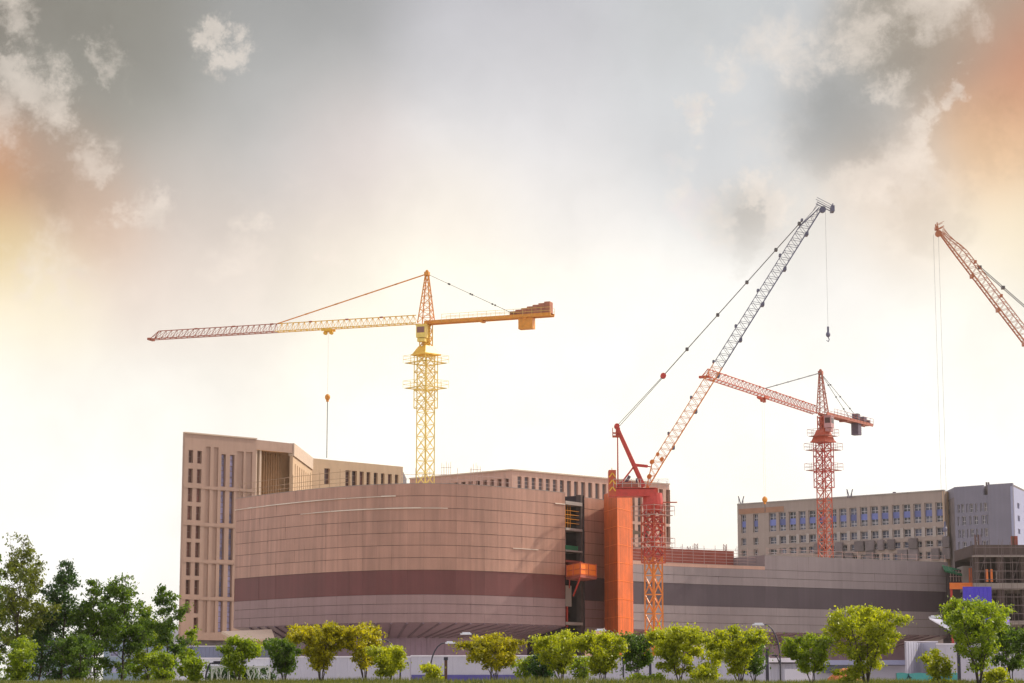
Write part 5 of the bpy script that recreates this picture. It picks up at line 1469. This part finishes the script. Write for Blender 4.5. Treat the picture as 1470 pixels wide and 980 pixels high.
# broad sky colours of the thin veil cloud
anchors = [(-80, -40, (138, 132, 122), 110), (170, 30, (128, 126, 118), 120), (170, 140, (158, 156, 148), 110), (430, -20, (158, 159, 159), 120), (380, 160, (192, 193, 192), 120), (735, -20, (192, 192, 198), 140),
    (735, 170, (229, 228, 230), 130), (1000, 20, (196, 199, 201), 120), (1000, 190, (216, 218, 220), 110), (1195, 160, (166, 168, 168), 62), (1250, 190, (176, 176, 174), 40), (1080, 300, (186, 180, 172), 26), (1290, 60, (160, 154, 144), 70), (1390, 40, (172, 156, 140), 80), (1480, 110, (206, 142, 112), 75),
    (1450, 210, (238, 200, 160), 70), (-20, 250, (204, 150, 112), 62), (-10, 350, (233, 208, 158), 60), (90, 240, (186, 158, 138), 65), (150, 320, (216, 184, 160), 70), (260, 260, (200, 192, 186), 80), (300, 350, (228, 214, 203), 80), (480, 240, (230, 218, 214), 90),
    (480, 360, (243, 231, 216), 80), (660, 310, (248, 238, 225), 90), (830, 330, (245, 241, 238), 90), (1060, 320, (205, 200, 194), 42), (1150, 330, (226, 221, 214), 70), (1280, 240, (216, 198, 182), 60), (1300, 330, (238, 222, 204), 80), (1480, 340, (252, 236, 206), 80),
    (60, 440, (250, 236, 205), 80), (200, 430, (238, 222, 210), 70), (330, 450, (248, 236, 224), 80), (560, 450, (262, 256, 240), 90), (800, 450, (266, 261, 248), 100), (1000, 440, (253, 251, 248), 90), (1200, 440, (251, 248, 244), 90), (1420, 480, (254, 251, 240), 100),
    (60, 580, (256, 253, 243), 110), (300, 600, (262, 259, 250), 130), (640, 600, (285, 280, 262), 180), (640, 480, (268, 264, 246), 90), (950, 600, (272, 270, 256), 150), (1250, 600, (275, 275, 268), 160), (1480, 620, (272, 270, 262), 130), (60, 760, (272, 272, 270), 140), (400, 850, (260, 258, 252), 180), (1000, 850, (262, 256, 246), 200), (1450, 850, (260, 260, 258), 180)]
sumw = None; sumc = None
for px, py, c, r in anchors:
    wgt = blob(px, py, r*.76); cl = lin(c)
    v = vmath('SCALE', cl); v.inputs[0].default_value = tuple(10*x for x in cl); L.new(wgt, v.inputs['Scale'])
    sumw = wgt if sumw is None else fm('ADD', sumw, wgt)
    sumc = v.outputs['Vector'] if sumc is None else vmath('ADD', sumc, v.outputs['Vector']).outputs['Vector']
# everywhere else: the daylight sky with thin overcast
half = vmath('SCALE', sky.outputs['Color']); half.inputs['Scale'].default_value = .6
sxyz = N.new('ShaderNodeSeparateXYZ'); L.new(DIR, sxyz.inputs[0])
gn = N.new('ShaderNodeTexNoise'); gn.inputs['Scale'].default_value = 3.0; gn.inputs['Detail'].default_value = 6; L.new(DIR, gn.inputs['Vector'])
cv = N.new('ShaderNodeMapRange'); cv.inputs['From Min'].default_value = .35; cv.inputs['From Max'].default_value = .7; cv.inputs['To Min'].default_value = .8; cv.inputs['To Max'].default_value = 1.2
L.new(gn.outputs['Fac'], cv.inputs['Value'])
oc = vmath('SCALE', (7.3, 6.6, 6.6)); L.new(cv.outputs['Result'], oc.inputs['Scale'])
dflt = vmath('ADD', half.outputs['Vector'], oc.outputs['Vector']).outputs['Vector']
WD = .012
dsc = vmath('SCALE', dflt); dsc.inputs['Scale'].default_value = WD
tot = fm('ADD', sumw, WD); inv = fm('DIVIDE', 1.0, tot)
base_c = vmath('SCALE', vmath('ADD', sumc, dsc.outputs['Vector']).outputs['Vector']); L.new(inv, base_c.inputs['Scale'])
BASE = base_c.outputs['Vector']
# cloud puffs: warped fractal noise raised around fixed directions
warp = N.new('ShaderNodeTexNoise'); warp.inputs['Scale'].default_value = 30; warp.inputs['Detail'].default_value = 4; L.new(DIR, warp.inputs['Vector'])
wv_ = vmath('SCALE', vmath('SUBTRACT', warp.outputs['Color'], (.5, .5, .5)).outputs['Vector']); wv_.inputs['Scale'].default_value = .035
wd_ = vmath('ADD', DIR, wv_.outputs['Vector']).outputs['Vector']
cn = N.new('ShaderNodeTexNoise'); cn.inputs['Scale'].default_value = 42; cn.inputs['Detail'].default_value = 10; cn.inputs['Roughness'].default_value = .62
L.new(wd_, cn.inputs['Vector'])
puffs = [(1150, 150, 150, .36), (60, 160, 90, .36), (380, 380, 110, .36), (90, 410, 90, .4), (1300, 60, 120, .34), (1050, 300, 80, .38), (318, 42, 20, 1.15), (330, 85, 24, 1.2), (345, 110, 14, .9), (18, 105, 34, 1.2), (55, 140, 36, 1.15), (85, 180, 26, 1.0), (5, 170, 34, .9), (15, 15, 30, .8), (205, 305, 24, 1.0), (342, 318, 18, .9), (145, 92, 18, .85), (130, 235, 30, .85), (60, 235, 24, .6), (90, 400, 50, .95), (30, 385, 30, .8), (340, 385, 44, .85), (450, 365, 44, .8), (400, 340, 20, .6),
         (995, 158, 24, 1.0), (1240, 35, 40, 1.0), (1190, 55, 34, .8), (1335, 0, 50, 1.1), (1120, 72, 50, .85), (1060, 90, 30, .7), (1275, 110, 24, .95), (1318, 190, 26, 1.2), (1340, 155, 22, 1.1), (1382, 128, 16, 1.1), (1305, 232, 40, 1.1), (1250, 272, 44, 1.15), (1200, 300, 24, .8), (1110, 300, 28, 1.15), (1085, 255, 24, 1.1), (1030, 265, 18, .8), (995, 315, 38, 1.0), (975, 370, 28, .9), (960, 230, 28, .5), (1400, 60, 20, .5)]
warp2 = N.new('ShaderNodeTexNoise'); warp2.inputs['Scale'].default_value = 30; warp2.inputs['Detail'].default_value = 12; warp2.inputs['Roughness'].default_value = .70; L.new(vmath('ADD', DIR, (3.1, 1.7, .4)).outputs['Vector'], warp2.inputs['Vector'])
w2 = vmath('SCALE', vmath('SUBTRACT', warp2.outputs['Color'], (.5, .5, .5)).outputs['Vector']); w2.inputs['Scale'].default_value = .062
WDIR = vmath('ADD', DIR, w2.outputs['Vector']).outputs['Vector']
pm = None
for px, py, r, a in puffs:
    b = fm('MULTIPLY', blob(px, py, r*1.05, WDIR), a); pm = b if pm is None else fm('MAXIMUM', pm, b)
# density = noise + mask
dens = fm('ADD', fm('MULTIPLY', fm('SUBTRACT', cn.outputs['Fac'], .5), 1.5), fm('MULTIPLY', pm, .95))
cr_ = N.new('ShaderNodeMapRange'); cr_.interpolation_type = 'SMOOTHSTEP'; cr_.inputs['From Min'].default_value = .26; cr_.inputs['From Max'].default_value = 1.0
L.new(dens, cr_.inputs['Value'])
# lit body: brighter towards thick parts, with small shading
cn2 = N.new('ShaderNodeTexNoise'); cn2.inputs['Scale'].default_value = 70; cn2.inputs['Detail'].default_value = 8; L.new(wd_, cn2.inputs['Vector'])
lit = vmath('SCALE', tuple(10*x for x in lin((240, 228, 216)))); sc2 = N.new('ShaderNodeMapRange'); sc2.inputs['From Min'].default_value = .3; sc2.inputs['From Max'].default_value = .7
sc2.inputs['To Min'].default_value = .82; sc2.inputs['To Max'].default_value = 1.08; L.new(cn2.outputs['Fac'], sc2.inputs['Value']); L.new(sc2.outputs['Result'], lit.inputs['Scale'])
warm = vmath('MULTIPLY', BASE, (.35, .35, .35)); litc = vmath('MAXIMUM', vmath('ADD', vmath('MULTIPLY', lit.outputs['Vector'], (.72, .72, .72)).outputs['Vector'], warm.outputs['Vector']).outputs['Vector'], BASE)
mixc = N.new('ShaderNodeMix'); mixc.data_type = 'RGBA'
darks = [(1200, 170, 52, 1.0), (1160, 215, 34, .8), (1240, 200, 30, .8), (1078, 312, 27, 1.1), (1060, 345, 30, .8), (1290, 75, 36, .9), (1410, 215, 48, 1.0), (1370, 190, 26, .9), (1330, 315, 50, .9), (60, 265, 40, .7), (1010, 60, 60, .35), (140, 60, 60, .5)]
dm = None
for px, py, r_, a_ in darks:
    b_ = fm('MULTIPLY', blob(px, py, r_, WDIR), a_); dm = b_ if dm is None else fm('MAXIMUM', dm, b_)
dd_ = fm('ADD', fm('MULTIPLY', fm('SUBTRACT', cn.outputs['Fac'], .5), .9), dm)
dr = N.new('ShaderNodeMapRange'); dr.interpolation_type = 'SMOOTHSTEP'; dr.inputs['From Min'].default_value = .30; dr.inputs['From Max'].default_value = .85; L.new(dd_, dr.inputs['Value'])
# soft large variation of the veil itself
vn = N.new('ShaderNodeTexNoise'); vn.inputs['Scale'].default_value = 14; vn.inputs['Detail'].default_value = 7; vn.inputs['Roughness'].default_value = .55; L.new(wd_, vn.inputs['Vector'])
vr = N.new('ShaderNodeMapRange'); vr.inputs['From Min'].default_value = .3; vr.inputs['From Max'].default_value = .7; vr.inputs['To Min'].default_value = .94; vr.inputs['To Max'].default_value = 1.07
L.new(vn.outputs['Fac'], vr.inputs['Value'])
bs = vmath('SCALE', BASE); L.new(vr.outputs['Result'], bs.inputs['Scale'])
facs = fm('MULTIPLY', cr_.outputs['Result'], .80)
L.new(facs, mixc.inputs['Factor']); L.new(bs.outputs['Vector'], mixc.inputs['A']); L.new(litc.outputs['Vector'], mixc.inputs['B'])
mixd = N.new('ShaderNodeMix'); mixd.data_type = 'RGBA'; L.new(fm('MULTIPLY', dr.outputs['Result'], .9), mixd.inputs['Factor'])
shade = vmath('MULTIPLY', bs.outputs['Vector'], (.90, .895, .89))
L.new(mixc.outputs['Result'], mixd.inputs['A']); L.new(shade.outputs['Vector'], mixd.inputs['B'])
L.new(mixd.outputs['Result'], bg.inputs['Color'])
w.cycles.sampling_method = 'MANUAL'; w.cycles.sample_map_resolution = 512

vs = scene.view_settings; vs.view_transform = 'Standard'; vs.look = 'None'; vs.exposure = 0.0; vs.gamma = 1.0; vs.use_curve_mapping = False
scene.render.engine = 'CYCLES'
scene.cycles.use_denoising = True
scene.cycles.max_bounces = 5; scene.cycles.diffuse_bounces = 3; scene.cycles.transmission_bounces = 3; scene.cycles.glossy_bounces = 2
scene.cycles.use_adaptive_sampling = True; scene.cycles.adaptive_threshold = 0.02
